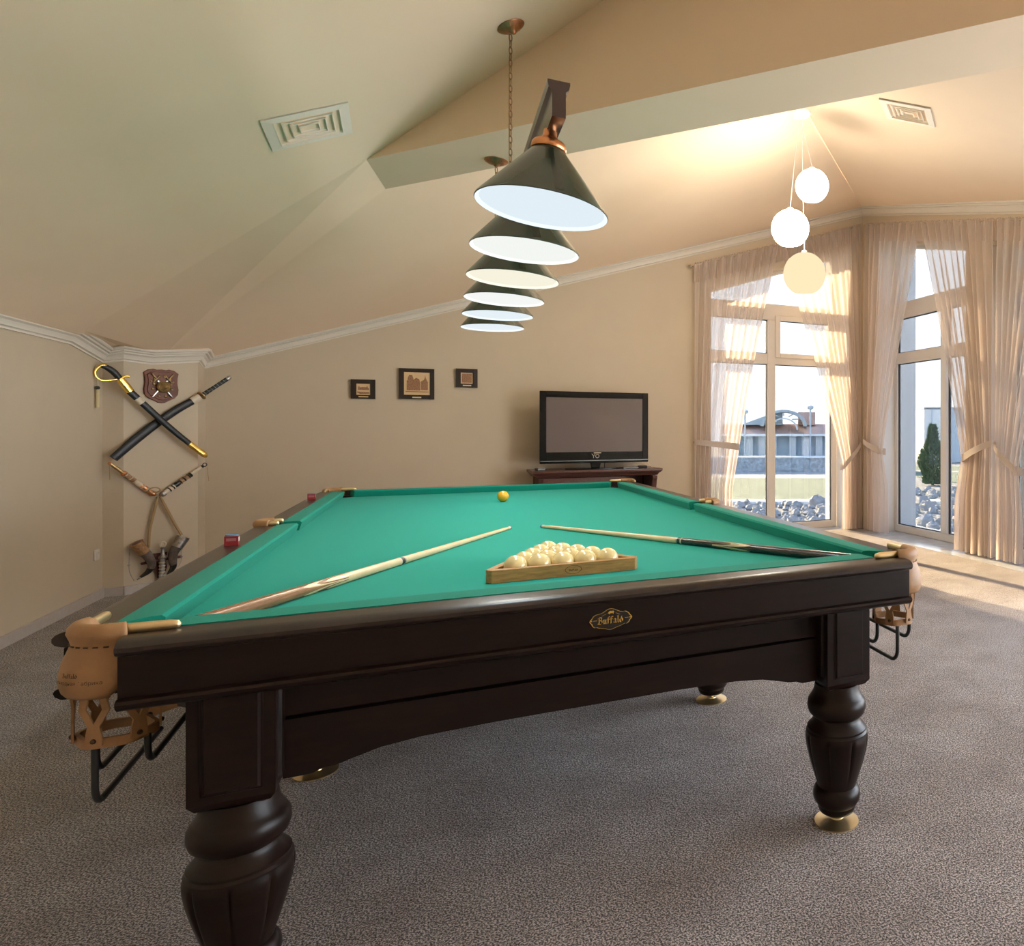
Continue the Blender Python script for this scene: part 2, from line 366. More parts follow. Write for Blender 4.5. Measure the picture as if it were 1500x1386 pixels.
# windows: white plastic frames with transoms, mullion, sashes and panes
def window(name, label, fn, p0, p1, mull, zt, glass='glass'):
    # fn(p, n, z): p along the wall, n out of the glass plane towards the room
    w = thing(name, label, 'window', kind='structure')
    def bar(nm, pa, pb, za, zb, n0=-0.035, n1=0.035, m='upvc', zt2=None, zb2=None):
        za2 = za if zt2 is None else zt2; zb2_ = zb if zb2 is None else zb2
        g = G(); g.rings([[fn(pa, n, za), fn(pb, n, za2), fn(pb, n, zb2_), fn(pa, n, zb)] for n in (n0, n1)])
        return g.ob(nm, m, w, None, 0.006)
    fw = 0.07
    bar('frame', p0, p0+fw, 0, zt(p0)); bar('frame', p1-fw, p1, 0, zt(p1))
    bar('frame', p0+fw, p1-fw, 0.0, 0.085, n1=0.045)
    bar('frame', p0+fw, p1-fw, zt(p0+fw)-0.05, zt(p0+fw), zt2=zt(p1-fw)-0.05, zb2=zt(p1-fw))
    bar('transom', p0+fw, p1-fw, 2.64, 2.84); bar('transom', p0+fw, p1-fw, 2.085, 2.22)
    bar('mullion', mull-0.05, mull+0.05, 0.085, 2.64, n1=0.05)
    for pa, pb in ((p0+fw, mull-0.05), (mull+0.05, p1-fw)):
        for za, zb in ((0.085, 2.085), (2.22, 2.64)):
            g = G(); g.rings([[fn(pa, n, za), fn(pb, n, za), fn(pb, n, zb), fn(pa, n, zb)] for n in (-0.004, 0.004)])
            pn = g.ob('pane', glass, w)
            gk = G()
            for qa, qb, ya, yb in ((pa, pa+0.008, za, zb), (pb-0.008, pb, za, zb), (pa+0.008, pb-0.008, za, za+0.008), (pa+0.008, pb-0.008, zb-0.008, zb)):
                gk.rings([[fn(qa, n, ya), fn(qb, n, ya), fn(qb, n, yb), fn(qa, n, yb)] for n in (-0.012, 0.012)])
            gk.ob('gasket', 'gasket', pn)
    g = G(); g.rings([[fn(p0+fw, n, 2.84), fn(p1-fw, n, 2.84), fn(p1-fw, n, max(2.86, zt(p1-fw)-0.05)), fn(p0+fw, n, max(2.86, zt(p0+fw)-0.05))] for n in (-0.004, 0.004)])
    if max(zt(p0), zt(p1)) > 2.93: g.ob('pane', glass, w)
    return w
w1 = window('window_1', 'tall white framed window with a slanted top, left of the room corner', lambda p, n, z: (p, YG-n, z), 2.50, 4.33, 3.384, lambda p: 2.965+0.3388*(p-2.58))
# tilting sash in the upper right of window 1
def wbar(w, nm, pa, pb, za, zb, n0, n1, m='upvc'):
    return G().box(pa, pb, YG-n1, YG-n0, za, zb).ob(nm, m, w, None, 0.006)
sg = G()
for a_, b_, c_, d_ in ((3.434, 3.50, 2.17, 2.70), (4.20, 4.262, 2.17, 2.70), (3.50, 4.20, 2.17, 2.225), (3.50, 4.20, 2.635, 2.70)): sg.box(a_, b_, YG-0.062, YG-0.036, c_, d_)
sg.ob('sash', 'upvc', w1, None, 0.005)
for i, (y0, y1) in enumerate(wins):
    zt = (lambda p: rtop(p)+0.01) if i < 2 else (lambda p: 2.7)
    if i < 2:
        window('window_%d' % (i+2), ['tall white glazed door right of the room corner', 'white framed window at the right edge of the view'][i], lambda p, n, z: (XG-n, p, z), y0, y1, y0+(y1-y0)*(0.395 if i == 0 else 0.5), lambda p: max(2.92, rtop(p)+0.01))

for i in (2, 3):
    window('window_%d' % (i+2), ['white framed glazed door opposite the near end of the billiard table', 'white framed glazed door beside the wall behind the camera'][i-2], lambda p, n, z: (XG-n, p, z), wins[i][0], wins[i][1], sum(wins[i])/2, lambda p: 2.915, 'glass_clear')
# baseboards
bb = 0.068
box('baseboard_left', 'base', XL, XL+0.016, YF, 3.776, 0, bb, label='grey beige baseboard along the left wall', kind='structure')
g = G(); g.box(XL+0.016, -2.49, 3.76, 3.776, 0, bb)
dn_ = V(0.62, -0.785, 0)*0.016
g.rings([[(PA.x, PA.y, z), (PA.x+dn_.x, PA.y+dn_.y, z), (PB_.x+dn_.x, PB_.y+dn_.y, z), (PB_.x, PB_.y, z)] for z in (0, bb)])
g.ob('baseboard_pillar', 'base', label='grey baseboard around the corner pillar', kind='structure')
box('baseboard_back', 'base', PC.x, 2.46, YB-0.016, YB, 0, bb, label='grey baseboard along the television wall', kind='structure')

# crown moulding
prof = [(0.0, -0.100), (0.012, -0.100), (0.012, -0.091), (0.006, -0.089), (0.008, -0.085), (0.022, -0.080), (0.026, -0.066), (0.036, -0.050), (0.050, -0.040), (0.052, -0.034), (0.046, -0.031), (0.048, -0.027), (0.066, -0.025), (0.070, -0.017), (0.064, -0.015), (0.066, -0.011), (0.084, -0.009), (0.090, 0.0), (0.09, 0.010), (0.0, 0.05)]
def crown(name, label, path):
    # path: list of (x, y, z); the room lies to the right of the direction of travel
    n = len(path); rs = []
    nrm = []
    for i in range(n-1):
        d = V(path[i+1][0]-path[i][0], path[i+1][1]-path[i][1], 0).normalized(); nrm.append(V(d.y, -d.x, 0))
    for i in range(n):
        a = nrm[max(i-1, 0)]; b = nrm[min(i, n-2)]
        m_ = (a+b); m_ = m_/max(0.2, m_.dot(a)) if m_.length > 1e-6 else a
        rs.append([(path[i][0]+m_.x*o_, path[i][1]+m_.y*o_, path[i][2]+h) for o_, h in prof])
    G().rings(rs, True, True).ob(name, 'crown', None, 22, label=label, kind='structure')
# fold 2 crossing of the pillar face
pd = (PB_-PA).normalized()
den = fd.x*pd.y-fd.y*pd.x; tq = ((PA.x-E2.x)*pd.y-(PA.y-E2.y)*pd.x)/den
FX = E2+fd*tq
crown('trim_2', 'cream crown moulding along the left wall and corner pillar', [(XL, YF, 1.948), (XL, 3.22, 1.948), (XL, 3.776, 1.865), (-2.49, 3.776, 1.885), (-2.361, 3.878, 1.872), (PB_.x, PB_.y, 1.918), (PC.x, PC.y, 1.885), (XR, YB, P2(XR, YB)), (XR, yc(XR), zc)])

# ================================================================== BILLIARD TABLE
T = thing('billiard_table', 'large dark walnut billiard table with green cloth, turned legs and leather pockets', 'billiard table', (0, 0.505, 0))
WB, LB, WN, LN = 0.9976, 1.9095, 0.921, 1.842
RT, BED = 0.84, 0.80
# slate bed with cloth
def octo(x, y, c): return [(-x+c, -y), (x-c, -y), (x, -y+c), (x, y-c), (x-c, y), (-x+c, y), (-x, y-c), (-x, -y+c)]
g = G(); g.rings([[(a, b, z) for a, b in octo(0.965, 1.885, 0.115)] for z in (0.765, BED)])
g.ob('bed', 'cloth', T, label='flat green cloth playing surface')
g = G(); g.rings([[(a, b, z) for a, b in octo(0.93, 1.85, 0.17)] for z in (0.60, 0.764)])
g.ob('frame_core', 'wood', T)
# cushions
def cushion(p0, p1, side, e0, e1):
    # runs along p from p0 to p1 (nose), e0/e1: how far the back edge runs on past the nose at either end
    cs = [(0.0, 0.842), (-0.02, 0.8435), (-0.055, 0.8455), (-0.070, 0.8445), (-0.0766, 0.838), (-0.0745, 0.828), (-0.066, 0.8005), (0.0, 0.8005)]
    def fn(d, z, end):
        k = (d+0.0766)/0.0766
        p = (p0-e0*k) if end == 0 else (p1+e1*k)
        return side(p, d, z)
    rs = [[fn(d, z, 0) for d, z in cs], [fn(d, z, 1) for d, z in cs]]
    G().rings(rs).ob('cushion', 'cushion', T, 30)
cushion(-0.868, 0.868, lambda p, d, z: (p, -(LB+d), z), 0.03, 0.03)
cushion(-0.868, 0.868, lambda p, d, z: (-p, LB+d, z), 0.03, 0.03)
for sx in (-1, 1):
    cushion(-1.795, -0.043, (lambda p, d, z, sx=sx: (sx*(WB+d), p, z)), 0.045, -0.014)
    cushion(0.043, 1.795, (lambda p, d, z, sx=sx: (sx*(WB+d), p, z)), -0.014, 0.045)
# wooden rails, aprons and mouldings
rail_p = [(0.0, 0.800), (0.0, 0.840), (0.060, 0.840), (0.074, 0.838), (0.085, 0.833), (0.091, 0.826), (0.091, 0.818), (0.086, 0.811), (0.078, 0.808), (0.07, 0.806), (0.07, 0.800)]
apron_p = [(-0.02, 0.722), (-0.02, 0.805), (0.072, 0.805), (0.072, 0.722)]
mould_p = [(-0.02, 0.698), (-0.02, 0.722), (0.078, 0.722), (0.086, 0.719), (0.089, 0.713), (0.086, 0.705), (0.076, 0.698)]
def edge(p0, p1, side, ap=True):
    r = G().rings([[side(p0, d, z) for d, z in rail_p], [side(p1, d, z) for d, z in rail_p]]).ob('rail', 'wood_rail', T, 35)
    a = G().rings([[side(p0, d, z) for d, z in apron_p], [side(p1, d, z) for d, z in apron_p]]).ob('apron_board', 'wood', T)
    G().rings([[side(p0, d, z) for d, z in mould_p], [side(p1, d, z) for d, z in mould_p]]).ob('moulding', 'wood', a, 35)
edge(-0.947, 0.985, lambda p, d, z: (p, -(LB+d), z))
edge(-0.947, 0.947, lambda p, d, z: (-p, LB+d, z))
for sx in (-1, 1):
    edge(-1.852, -0.055, (lambda p, d, z, sx=sx: (sx*(WB+d), p, z)))
    edge(0.055, 1.852, (lambda p, d, z, sx=sx: (sx*(WB+d), p, z)))
# friezes between the legs
def frieze(p0, p1, side):
    zs = 0.607
    G().rings([[side(p0, n, a) for n, a in ((0, zs), (0, 0.70), (0.03, 0.70), (0.03, zs))], [side(p1, n, a) for n, a in ((0, zs), (0, 0.70), (0.03, 0.70), (0.03, zs))]]).ob('frieze_board', 'wood', T, None, 0.003)
    pr = []; L = p1-p0
    bot = [(0, 0.470), (0.055, 0.470), (0.075, 0.478), (0.10, 0.480), (0.13, 0.488), (0.19, 0.503), (0.28, 0.512), (0.45, 0.516)]
    bot = [(a, b) for a, b in bot if a < L/2-0.02]
    low = [(p0+a, b) for a, b in bot]+[(p1-a, b) for a, b in reversed(bot)]
    poly = low+[(p1, zs-0.005), (p0, zs-0.005)]
    G().rings([[side(u, n, z) for u, z in poly] for n in (-0.006, 0.028)]).ob('frieze_board', 'wood', T)
LEGX, LEGY = 0.770, [-1.883, -0.738, 0.738, 1.883]
frieze(-0.69, 0.69, lambda p, n, z: (p, -1.895+n, z)); frieze(-0.69, 0.69, lambda p, n, z: (-p, 1.895-n, z))
for sx in (-1, 1):
    for i in range(3):
        frieze(LEGY[i]+0.08, LEGY[i+1]-0.08, (lambda p, n, z, sx=sx: (sx*(0.815-n), p, z)))
# turned legs with square block and brass foot
lp = [(0.050, 0.036), (0.056, 0.040), (0.060, 0.050), (0.061, 0.060), (0.065, 0.064), (0.074, 0.078), (0.0765, 0.092), (0.0745, 0.106), (0.067, 0.118), (0.062, 0.122), (0.064, 0.130), (0.074, 0.160), (0.086, 0.200), (0.096, 0.240), (0.1005, 0.268), (0.1005, 0.285), (0.098, 0.292), (0.0985, 0.297), (0.094, 0.303), (0.0945, 0.309), (0.086, 0.318), (0.078, 0.328), (0.074, 0.336), (0.073, 0.342), (0.080, 0.347), (0.090, 0.358), (0.0945, 0.374), (0.093, 0.392), (0.086, 0.404), (0.082, 0.408), (0.080, 0.414), (0.074, 0.424), (0.070, 0.448)]
def lob(i, t):
    z = lp[i][1]
    if 0.128 < z < 0.287:
        k = min(1, (z-0.128)/0.10)*(1 if z < 0.275 else 0.5)
        return 0.075*k*math.exp(-((((t+PI/8) % (PI/4))-PI/8)/0.045)**2)
    return 0
post_me = G().lathe(lp, 128, lobes=lob).mesh('turned_post', 38)
gb = G(); b_ = 0.0765
gb.rings([[(-s_, -s_, z), (s_, -s_, z), (s_, s_, z), (-s_, s_, z)] for s_, z in ((0.052, 0.444), (0.066, 0.452), (b_, 0.468), (b_, 0.70))])
block_me = gb.mesh('leg_block', None)
gp = G(); gp.rings([[(-k, y, 0.538-k), (k, y, 0.538-k), (k, y, 0.70), (-k, y, 0.70)] for k, y in ((0.056, 0.002), (0.054, -0.001), (0.050, -0.001), (0.046, -0.007))]); panel_me = gp.mesh('block_panel')
gg = G()
for x in (-0.055, 0.049): gg.box(x, x+0.006, -0.002, 0.0015, 0.484, 0.70)
gg.box(-0.049, 0.049, -0.002, 0.0015, 0.482, 0.488); bead_me = gg.mesh('panel_bead')
foot_me = G().lathe([(0.0708, 0.0), (0.0712, 0.004), (0.050, 0.008), (0.022, 0.013), (0.021, 0.017), (0.0105, 0.018), (0.0105, 0.040)], 40).mesh('brass_foot', 40)
for x in (-LEGX, LEGX):
    for y in LEGY:
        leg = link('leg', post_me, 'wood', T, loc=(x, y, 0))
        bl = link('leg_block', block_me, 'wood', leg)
        for rz in (0, PI/2, PI, -PI/2):
            if (abs(y) > 1 or abs(rz) == PI/2):
                link('block_panel', panel_me, 'wood', leg, loc=(b_*math.sin(rz), -b_*math.cos(rz), 0), rot=(0, 0, rz))
        link('brass_foot', foot_me, 'brass', leg)
# pockets
def text_strokes():
    # broad-nib letters for the word on the emblem: (advance, list of strokes)
    return [
        (0.80, [[(0.02, 0.86), (0.16, 0.98), (0.22, 0.90)], [(0.20, 0.92), (0.20, 0.06)], [(0.20, 0.98), (0.46, 1.0), (0.58, 0.84), (0.52, 0.64), (0.26, 0.54)], [(0.36, 0.56), (0.62, 0.46), (0.64, 0.16), (0.44, 0.02), (0.20, 0.02), (0.02, 0.12)]]),
        (0.60, [[(0.02, 0.56), (0.12, 0.62), (0.12, 0.10), (0.22, 0.02), (0.40, 0.14)], [(0.40, 0.62), (0.40, 0.08), (0.50, 0.0)]]),
        (0.46, [[(0.16, 0.0), (0.16, 0.88), (0.28, 1.0), (0.44, 0.92)], [(0.0, 0.60), (0.40, 0.62)]]),
        (0.50, [[(0.16, 0.0), (0.16, 0.88), (0.28, 1.0), (0.44, 0.92)], [(0.0, 0.60), (0.42, 0.62)]]),
        (0.60, [[(0.08, 0.50), (0.22, 0.62), (0.38, 0.52), (0.38, 0.10), (0.50, 0.0)], [(0.38, 0.36), (0.12, 0.26), (0.10, 0.10), (0.20, 0.0), (0.38, 0.14)]]),
        (0.36, [[(0.04, 0.98), (0.14, 1.04), (0.14, 0.10), (0.26, 0.0)]]),
        (0.60, [[(0.28, 0.66), (0.08, 0.48), (0.08, 0.16), (0.26, 0.0), (0.46, 0.16), (0.46, 0.50), (0.26, 0.62), (0.34, 0.86)]])]
def nib_polys(nib=(0.085, 0.06)):
    x = 0; out = []
    for adv, sts in text_strokes():
        for st in sts:
            for (a, b), (c_, d_) in zip(st, st[1:]):
                n = nib; e_ = 0.012
                q = [(x+a-n[0], b-n[1]+e_), (x+a+n[0], b+n[1]+e_), (x+c_+n[0], d_+n[1]-e_), (x+c_-n[0], d_-n[1]-e_)]
                out.append(q)
                s_ = 0.045
                for (u, w) in ((a, b), (c_, d_)):
                    out.append([(x+u-n[0], w-n[1]-s_*0.5), (x+u+n[0], w+n[1]-s_*0.5), (x+u+n[0], w+n[1]+s_*0.5), (x+u-n[0], w-n[1]+s_*0.5)])
        x += adv
    return out, x
NIB, NIBW = nib_polys()
def word(fn, w):
    # flat lettering: fn(u, v) -> point, u, v in letter units scaled so that the word is w wide
    k = w/NIBW; g = G()
    for q in NIB:
        p = [fn((u-NIBW/2)*k, v*k) for u, v in q]; g.quad(*p)
    return g
def font_mesh(txt, size, fn):
    c = bpy.data.curves.new('lettering', 'FONT'); c.body = txt; c.size = size; c.align_x = 'CENTER'
    o = bpy.data.objects.new('lettering', c); COL.objects.link(o)
    dg_ = bpy.context.evaluated_depsgraph_get(); dg_.update()
    me = bpy.data.meshes.new_from_object(o.evaluated_get(dg_)); bpy.data.objects.remove(o); bpy.data.curves.remove(c)
    for v in me.vertices: v.co = fn(v.co.x, v.co.y)
    me.materials.clear()
    return me
RC = 0.077
flap_prof = [(-0.030, 0.836), (-0.029, 0.850), (-0.023, 0.858), (-0.012, 0.862), (-0.002, 0.859), (0.004, 0.852), (0.006, 0.842), (0.001, 0.829), (-0.001, 0.820), (0.004, 0.806), (0.012, 0.785), (0.017, 0.760), (0.017, 0.742), (0.013, 0.727), (0.008, 0.720)]
def flap_mesh(a0, a1, R):
    rs = []; n = 30
    for i in range(n+1):
        u = i/n; ph = lerp(a0, a1, u); ring = []
        ed = max(0, abs(2*u-1)-0.62)/0.38
        for d, z in flap_prof:
            zz = z
            if z < 0.82: zz = 0.82-(0.82-z)*(1-0.75*(1-math.sqrt(max(0, 1-ed*ed))))
            k = (R+d)
            ring.append((k*math.cos(ph), k*math.sin(ph), zz))
        rs.append(ring)
    g = G(); m_ = len(flap_prof)
    n0 = 0
    for r in rs: g.v += r
    for i in range(n):
        for j in range(m_-1):
            a = i*m_+j; g.f.append((a, a+1, a+m_+1, a+m_))
    return g.mesh('leather_flap', 60)
def arc(c, r, a0, a1, n, z): return [(c[0]+r*math.cos(lerp(a0, a1, i/n)), c[1]+r*math.sin(lerp(a0, a1, i/n)), z) for i in range(n+1)]
def ring_band(R, z0, z1, c):
    # rounded hexagonal leather ring
    pts = []
    for i in range(36):
        t = 2*PI*i/36; r = R*(1+0.05*math.cos(6*t)); pts.append((c[0]+r*math.cos(t), c[1]+r*math.sin(t)))
    g = G()
    lo = [[(x, y, z) for x, y in pts] for z in (z0, z1)]
    inn = [[(c[0]+(x-c[0])*0.88, c[1]+(y-c[1])*0.88, z) for x, y in pts] for z in (z1, z0)]
    g.rings(lo+inn+[lo[0]], True, False)
    return g
def strap(p, q, w, th, mid=None):
    p, q = Vector(p), Vector(q); pts = [p, (p+q)/2+Vector(mid or (0, 0, 0)), q]
    g = G(); d = (q-p).normalized(); out = Vector((0, 0, 1)).cross(d)
    if out.length < 1e-3: out = Vector((1, 0, 0))
    return g, pts
def pocket(c, ang, half, R=RC, main=False, mid=False):
    # c: centre on the table, ang: direction pointing out of the table
    flap = link('pocket', flap_mesh(ang-half, ang+half, R), 'leather', T, loc=(c[0], c[1], 0), label='tan leather pocket')
    sd_ = flap.modifiers.new('thickness', 'SOLIDIFY'); sd_.thickness = 0.005; sd_.offset = 0
    lr = 0.054 if not mid else 0.045; g = G()
    g.rings([[(lr*math.cos(lerp(ang-1.75, ang+1.75, i/20)), lr*math.sin(lerp(ang-1.75, ang+1.75, i/20)), z) for i in range(21)] for z in (0.745, 0.843)], False, False).ob('pocket_lining', 'leather', flap, 40)
    # stitching
    g = G()
    for i in range(10):
        ph = lerp(ang-half*0.85, ang+half*0.85, i/9); r = R+0.0035
        g.tube([(r*math.cos(ph+s_*0.05), r*math.sin(ph+s_*0.05), 0.8205) for s_ in (-1, 0, 1)], 0.0016, 5)
    g.ob('stitching', 'leather_dk', flap)
    # ring below
    inw = Vector((-math.cos(ang), -math.sin(ang), 0)); rc = inw*0.02 if mid else Vector((-0.026 if c[0] < 0 else 0.045, -math.copysign(0.060, c[1]), 0)); RR = 0.066
    ring_band(RR, 0.592, 0.612, (rc.x, rc.y)).ob('pocket_ring', 'leather', flap, 40)
    # straps: forked leather strips from the flap down to the ring
    for k_ in range(6):
        t = ang+2*PI*k_/6+PI/6
        b = Vector((rc.x+(RR+0.003)*math.cos(t), rc.y+(RR+0.003)*math.sin(t), 0.600))
        g = G(); side = Vector((-math.sin(t), math.cos(t), 0))
        top = 0.745
        def strip(pts, ws):
            rs = []
            for (p_, w_) in zip(pts, ws):
                o_ = Vector((math.cos(t), math.sin(t), 0))*0.0022
                rs.append([p_-side*w_-o_, p_+side*w_-o_, p_+side*w_+o_, p_-side*w_+o_])
            g.rings(rs)
        fk = Vector((b.x, b.y, 0.640))
        strip([b, Vector((b.x, b.y, 0.622)), fk], [0.015, 0.014, 0.011])
        for s_ in (-1, 1):
            m1 = Vector((b.x*0.98, b.y*0.98, 0.675))+side*0.021*s_
            tp = Vector((lerp(b.x, (RR+0.01)*math.cos(t)*1.15, 0.35), lerp(b.y, (RR+0.01)*math.sin(t)*1.15, 0.35), top))+side*0.008*s_
            strip([fk+side*0.004*s_, m1, tp], [0.0065, 0.0065, 0.0065])
        g.ob('net_strap', 'leather', flap)
        G().lathe([(0.0055, 0), (0.0045, 0.003), (0.001, 0.0042)], 10, mt=Matrix.Rotation(t, 3, 'Z') @ Matrix.Rotation(PI/2, 3, 'Y'), c=(b.x+0.002*math.cos(t), b.y+0.002*math.sin(t), 0.610)).ob('rivet', 'leather_dk', flap, 40)
    # brass plates lying on the rails
    for s_ in (-1, 1):
        ph = ang+s_*half; rr = R-0.016
        p = Vector((rr*math.cos(ph), rr*math.sin(ph), 0.848)); d = Vector((-math.sin(ph), math.cos(ph), 0))*s_
        # along the nearest table edge
        ax = Vector((0, 0, 0))
        if abs(d.x) > abs(d.y): ax.x = math.copysign(1, d.x)
        else: ax.y = math.copysign(1, d.y)
        Lp = 0.088 if not mid else 0.035
        pts = [p-ax*0.03, p, p+ax*Lp*0.8, p+ax*Lp*0.95, p+ax*Lp]
        G().tube(pts, [0.011, 0.012, 0.0115, 0.009, 0.003], 12, flat=0.75, up=(0, 0, 1)).ob('pocket_plate', 'brass', flap, 50)
    # black ball rails hanging under the ring
    if main:
        sy = 1 if c[1] < 0 else -1
        for dx, zz, yo in ((-0.020, 0.470, -0.055), (0.055, 0.530, -0.02), (-0.045, 0.510, 0.03)):
            p = [Vector((rc.x+dx, rc.y+yo*sy, 0.596)), Vector((rc.x+dx, rc.y+yo*sy, zz+0.04))]
            for i in range(1, 7):
                t = PI/2*i/6; p.append(Vector((rc.x+dx, rc.y+yo*sy+sy*0.035*(1-math.cos(t)), zz+0.04-0.04*math.sin(t))))
            p.append(Vector((rc.x+dx, rc.y+yo*sy+sy*0.40, zz+0.012)))
            G().tube(p, 0.0065, 10).ob('ball_rail', 'blackrod', flap, 60)
        g = G()
        y_ = rc.y+sy*0.36; g.rings([[(rc.x-0.05, y_+k_, 0.51), (rc.x+0.055, y_+k_, 0.54), (rc.x+0.04, y_+k_, 0.70), (rc.x-0.035, y_+k_, 0.70)] for k_ in (-0.003, 0.003)])
        g.ob('hanging_strap', 'leather', flap)
    return flap
CX, CY = 0.972, 1.868
hf = math.radians(66)
fl = {}
for sx in (-1, 1):
    for sy in (-1, 1):
        fl[sx, sy] = pocket((-CX if sx < 0 else CX+0.026, sy*CY), math.atan2(sy, sx), hf, main=True)
for sx in (-1, 1):
    pocket((sx*1.015, 0), 0 if sx > 0 else PI, math.radians(80), R=0.070, mid=True)
# stamp on the near left flap
def onflap(u, v, a0=math.radians(241), R=RC+0.0225):
    ph = a0+u/R
    return Vector((R*math.cos(ph), R*math.sin(ph), v))
f_ = fl[-1, -1]
word(lambda u, v: onflap(u-0.010, 0.766+v), 0.034).ob('stamped_word', 'leather_dk', f_, label='dark stamped maker name on the leather')
link('stamped_word', font_mesh('бильярдная фабрика', 0.0105, lambda u, v: onflap(u-0.004, 0.752+v)), 'leather_dk', f_)
# emblem on the near apron
ey = -(LB+0.072)-0.0012
raw = [(790, 65), (870, 85), (960, 120), (1040, 150), (1120, 152), (1190, 140), (1250, 165), (1300, 205), (1312, 240), (1350, 265), (1375, 305), (1355, 360), (1315, 395), (1295, 450), (1250, 495), (1215, 518), (1180, 505), (1120, 530), (1050, 570), (950, 605), (850, 650), (790, 676), (720, 690), (650, 682), (600, 665), (480, 650), (400, 645), (340, 625), (280, 635), (230, 605), (207, 575), (195, 530), (155, 500), (140, 460), (155, 420), (190, 385), (235, 310), (280, 275), (330, 250), (400, 235), (470, 215), (540, 175), (600, 130), (650, 95), (700, 75), (745, 66)]
ol = [((x-757)*8.95e-5, -(y+(x-757)*0.106-378)*8.9e-5) for x, y in raw]
EC = (0.027, 0.7635)
emb = G().rings([[(EC[0]+x, y, EC[1]+z) for x, z in ol] for y in (ey+0.001, ey-0.0005)]).ob('emblem', 'dark_ob', T, label='black oval maker badge with gold lettering')
G().rings([[(EC[0]+x*k, ey-0.0012, EC[1]+z*k) for x, z in ol] for k in (1.0, 0.955)], True, False).ob('emblem_border', 'gold', emb)
word(lambda u, v: (EC[0]-0.001+u, ey-0.0014, EC[1]-0.0105+v*1.05), 0.066).ob('lettering', 'gold', emb)
g = G(); buf = [(-0.009, -0.001), (-0.006, 0.003), (-0.002, 0.0055), (0.002, 0.0045), (0.006, 0.005), (0.0085, 0.002), (0.0065, -0.001), (0.006, -0.004), (0.004, -0.001), (-0.003, -0.0015), (-0.004, -0.0045), (-0.006, -0.001)]
g.quad(*[(EC[0]+x, ey-0.0014, EC[1]+0.0165+z) for x, z in buf]); g.ob('animal_mark', 'gold', emb)
g = G()
for s_ in (-1, 1):
    g.quad(*[(EC[0]+s_*x, ey-0.0014, EC[1]+z) for x, z in ((0.036, 0.0005), (0.046, 0.0005), (0.046, -0.0008), (0.036, -0.0008))])
    g.quad(*[(EC[0]+s_*(0.050+0.0018*math.cos(2*PI*i/8)), ey-0.0014, EC[1]+0.0018*math.sin(2*PI*i/8)) for i in range(8)])
    g.quad(*[(EC[0]+s_*x, ey-0.0014, EC[1]+z) for x, z in ((0.012, 0.0155), (0.024, 0.0105), (0.024, 0.0095), (0.012, 0.0145))])
g.ob('emblem_flourish', 'gold', emb)

# ------------------------------------------------------------------ balls, triangle, cues, chalk
RB = 0.0352; DB = 2*RB
ball_me = G().sphere((0, 0, 0), RB, 40, 24).mesh('ball', 60)
RC0 = (-0.018, -0.995)   # centre of front row (world)
rows = ['front', 'second', 'middle', 'fourth', 'rear']
def pname(i, n):
    if n == 1: return 'alone'
    if n == 2: return ['left', 'right'][i]
    if n == 3: return ['left end', 'centre', 'right end'][i]
    if n == 4: return ['left end', 'second from left', 'third from left', 'right end'][i]
    return ['left end', 'second from left', 'centre', 'second from right', 'right end'][i]
ca, sa = math.cos(0.045), math.sin(0.045)
for r in range(5):
    n = 5-r
    for i in range(n):
        lx = (i-(n-1)/2)*DB*1.01; ly = r*DB*0.875
        x = RC0[0]+lx*ca-ly*sa; y = RC0[1]+lx*sa+ly*ca
        lab = 'cream ivory ball at the far tip of the wooden triangle' if n == 1 else 'cream ivory ball, %s of the %s row in the wooden triangle' % (pname(i, n), rows[r])
        b = link('billiard_ball', ball_me, 'ivory', loc=(x, y, BED+RB), label=lab, cat='ball', group='cream balls racked in the triangle')
        b.rotation_euler = (random.random()*6, random.random()*6, random.random()*6)
yb_me = ball_me.copy(); yb_me.materials.clear()
link('billiard_ball', yb_me, 'yellow', loc=(0.013, 1.536, BED+RB), label='single yellow ball alone at the far end of the table', cat='ball')
tri = thing('ball_triangle', 'oak wooden ball triangle holding the cream balls', 'triangle', (RC0[0], RC0[1], BED), 0.045)
ri = DB*2*1.01+RB*1.732+0.004; h_ = 0.040; th = 0.022; y0 = -RB-0.003
apx = V(0, y0+ri*1.732, 0); vi = [V(-ri, y0, 0), V(ri, y0, 0), apx]
cen = V(0, y0+ri/1.732, 0)
for i in range(3):
    a, b = vi[i], vi[(i+1) % 3]; d = (b-a).normalized(); n = V(d.y, -d.x, 0)
    a2 = a+(a-cen).normalized()*0.0; b2 = b
    # board with cut tips
    oa = a+n*th+(-d)*th*0.45; ob_ = b+n*th+d*th*0.45
    tipa = a+(a-cen).normalized()*th*0.98; tipb = b+(b-cen).normalized()*th*0.98
    poly = [a, b, tipb, ob_, oa, tipa]
    G().rings([[(p.x, p.y, z) for p in poly] for z in (0.0, h_)]).ob('board', 'oak', tri, None, 0.002)
word(lambda u, v: (u+0.02, y0-th-0.0006, 0.0165+v*0.9), 0.028).ob('stamped_word', 'leather_dk', tri, label='burnt maker name on the oak')
g = G(); g.rings([[(0.02+0.0265*k*math.cos(2*PI*i/40)*(1-0.08*abs(math.sin(4*PI*i/40))), y0-th-0.0006, 0.0205+0.0135*k*math.sin(2*PI*i/40)) for i in range(40)] for k in (1.0, 0.93)], True, False).ob('stamp_border', 'leather_dk', tri)

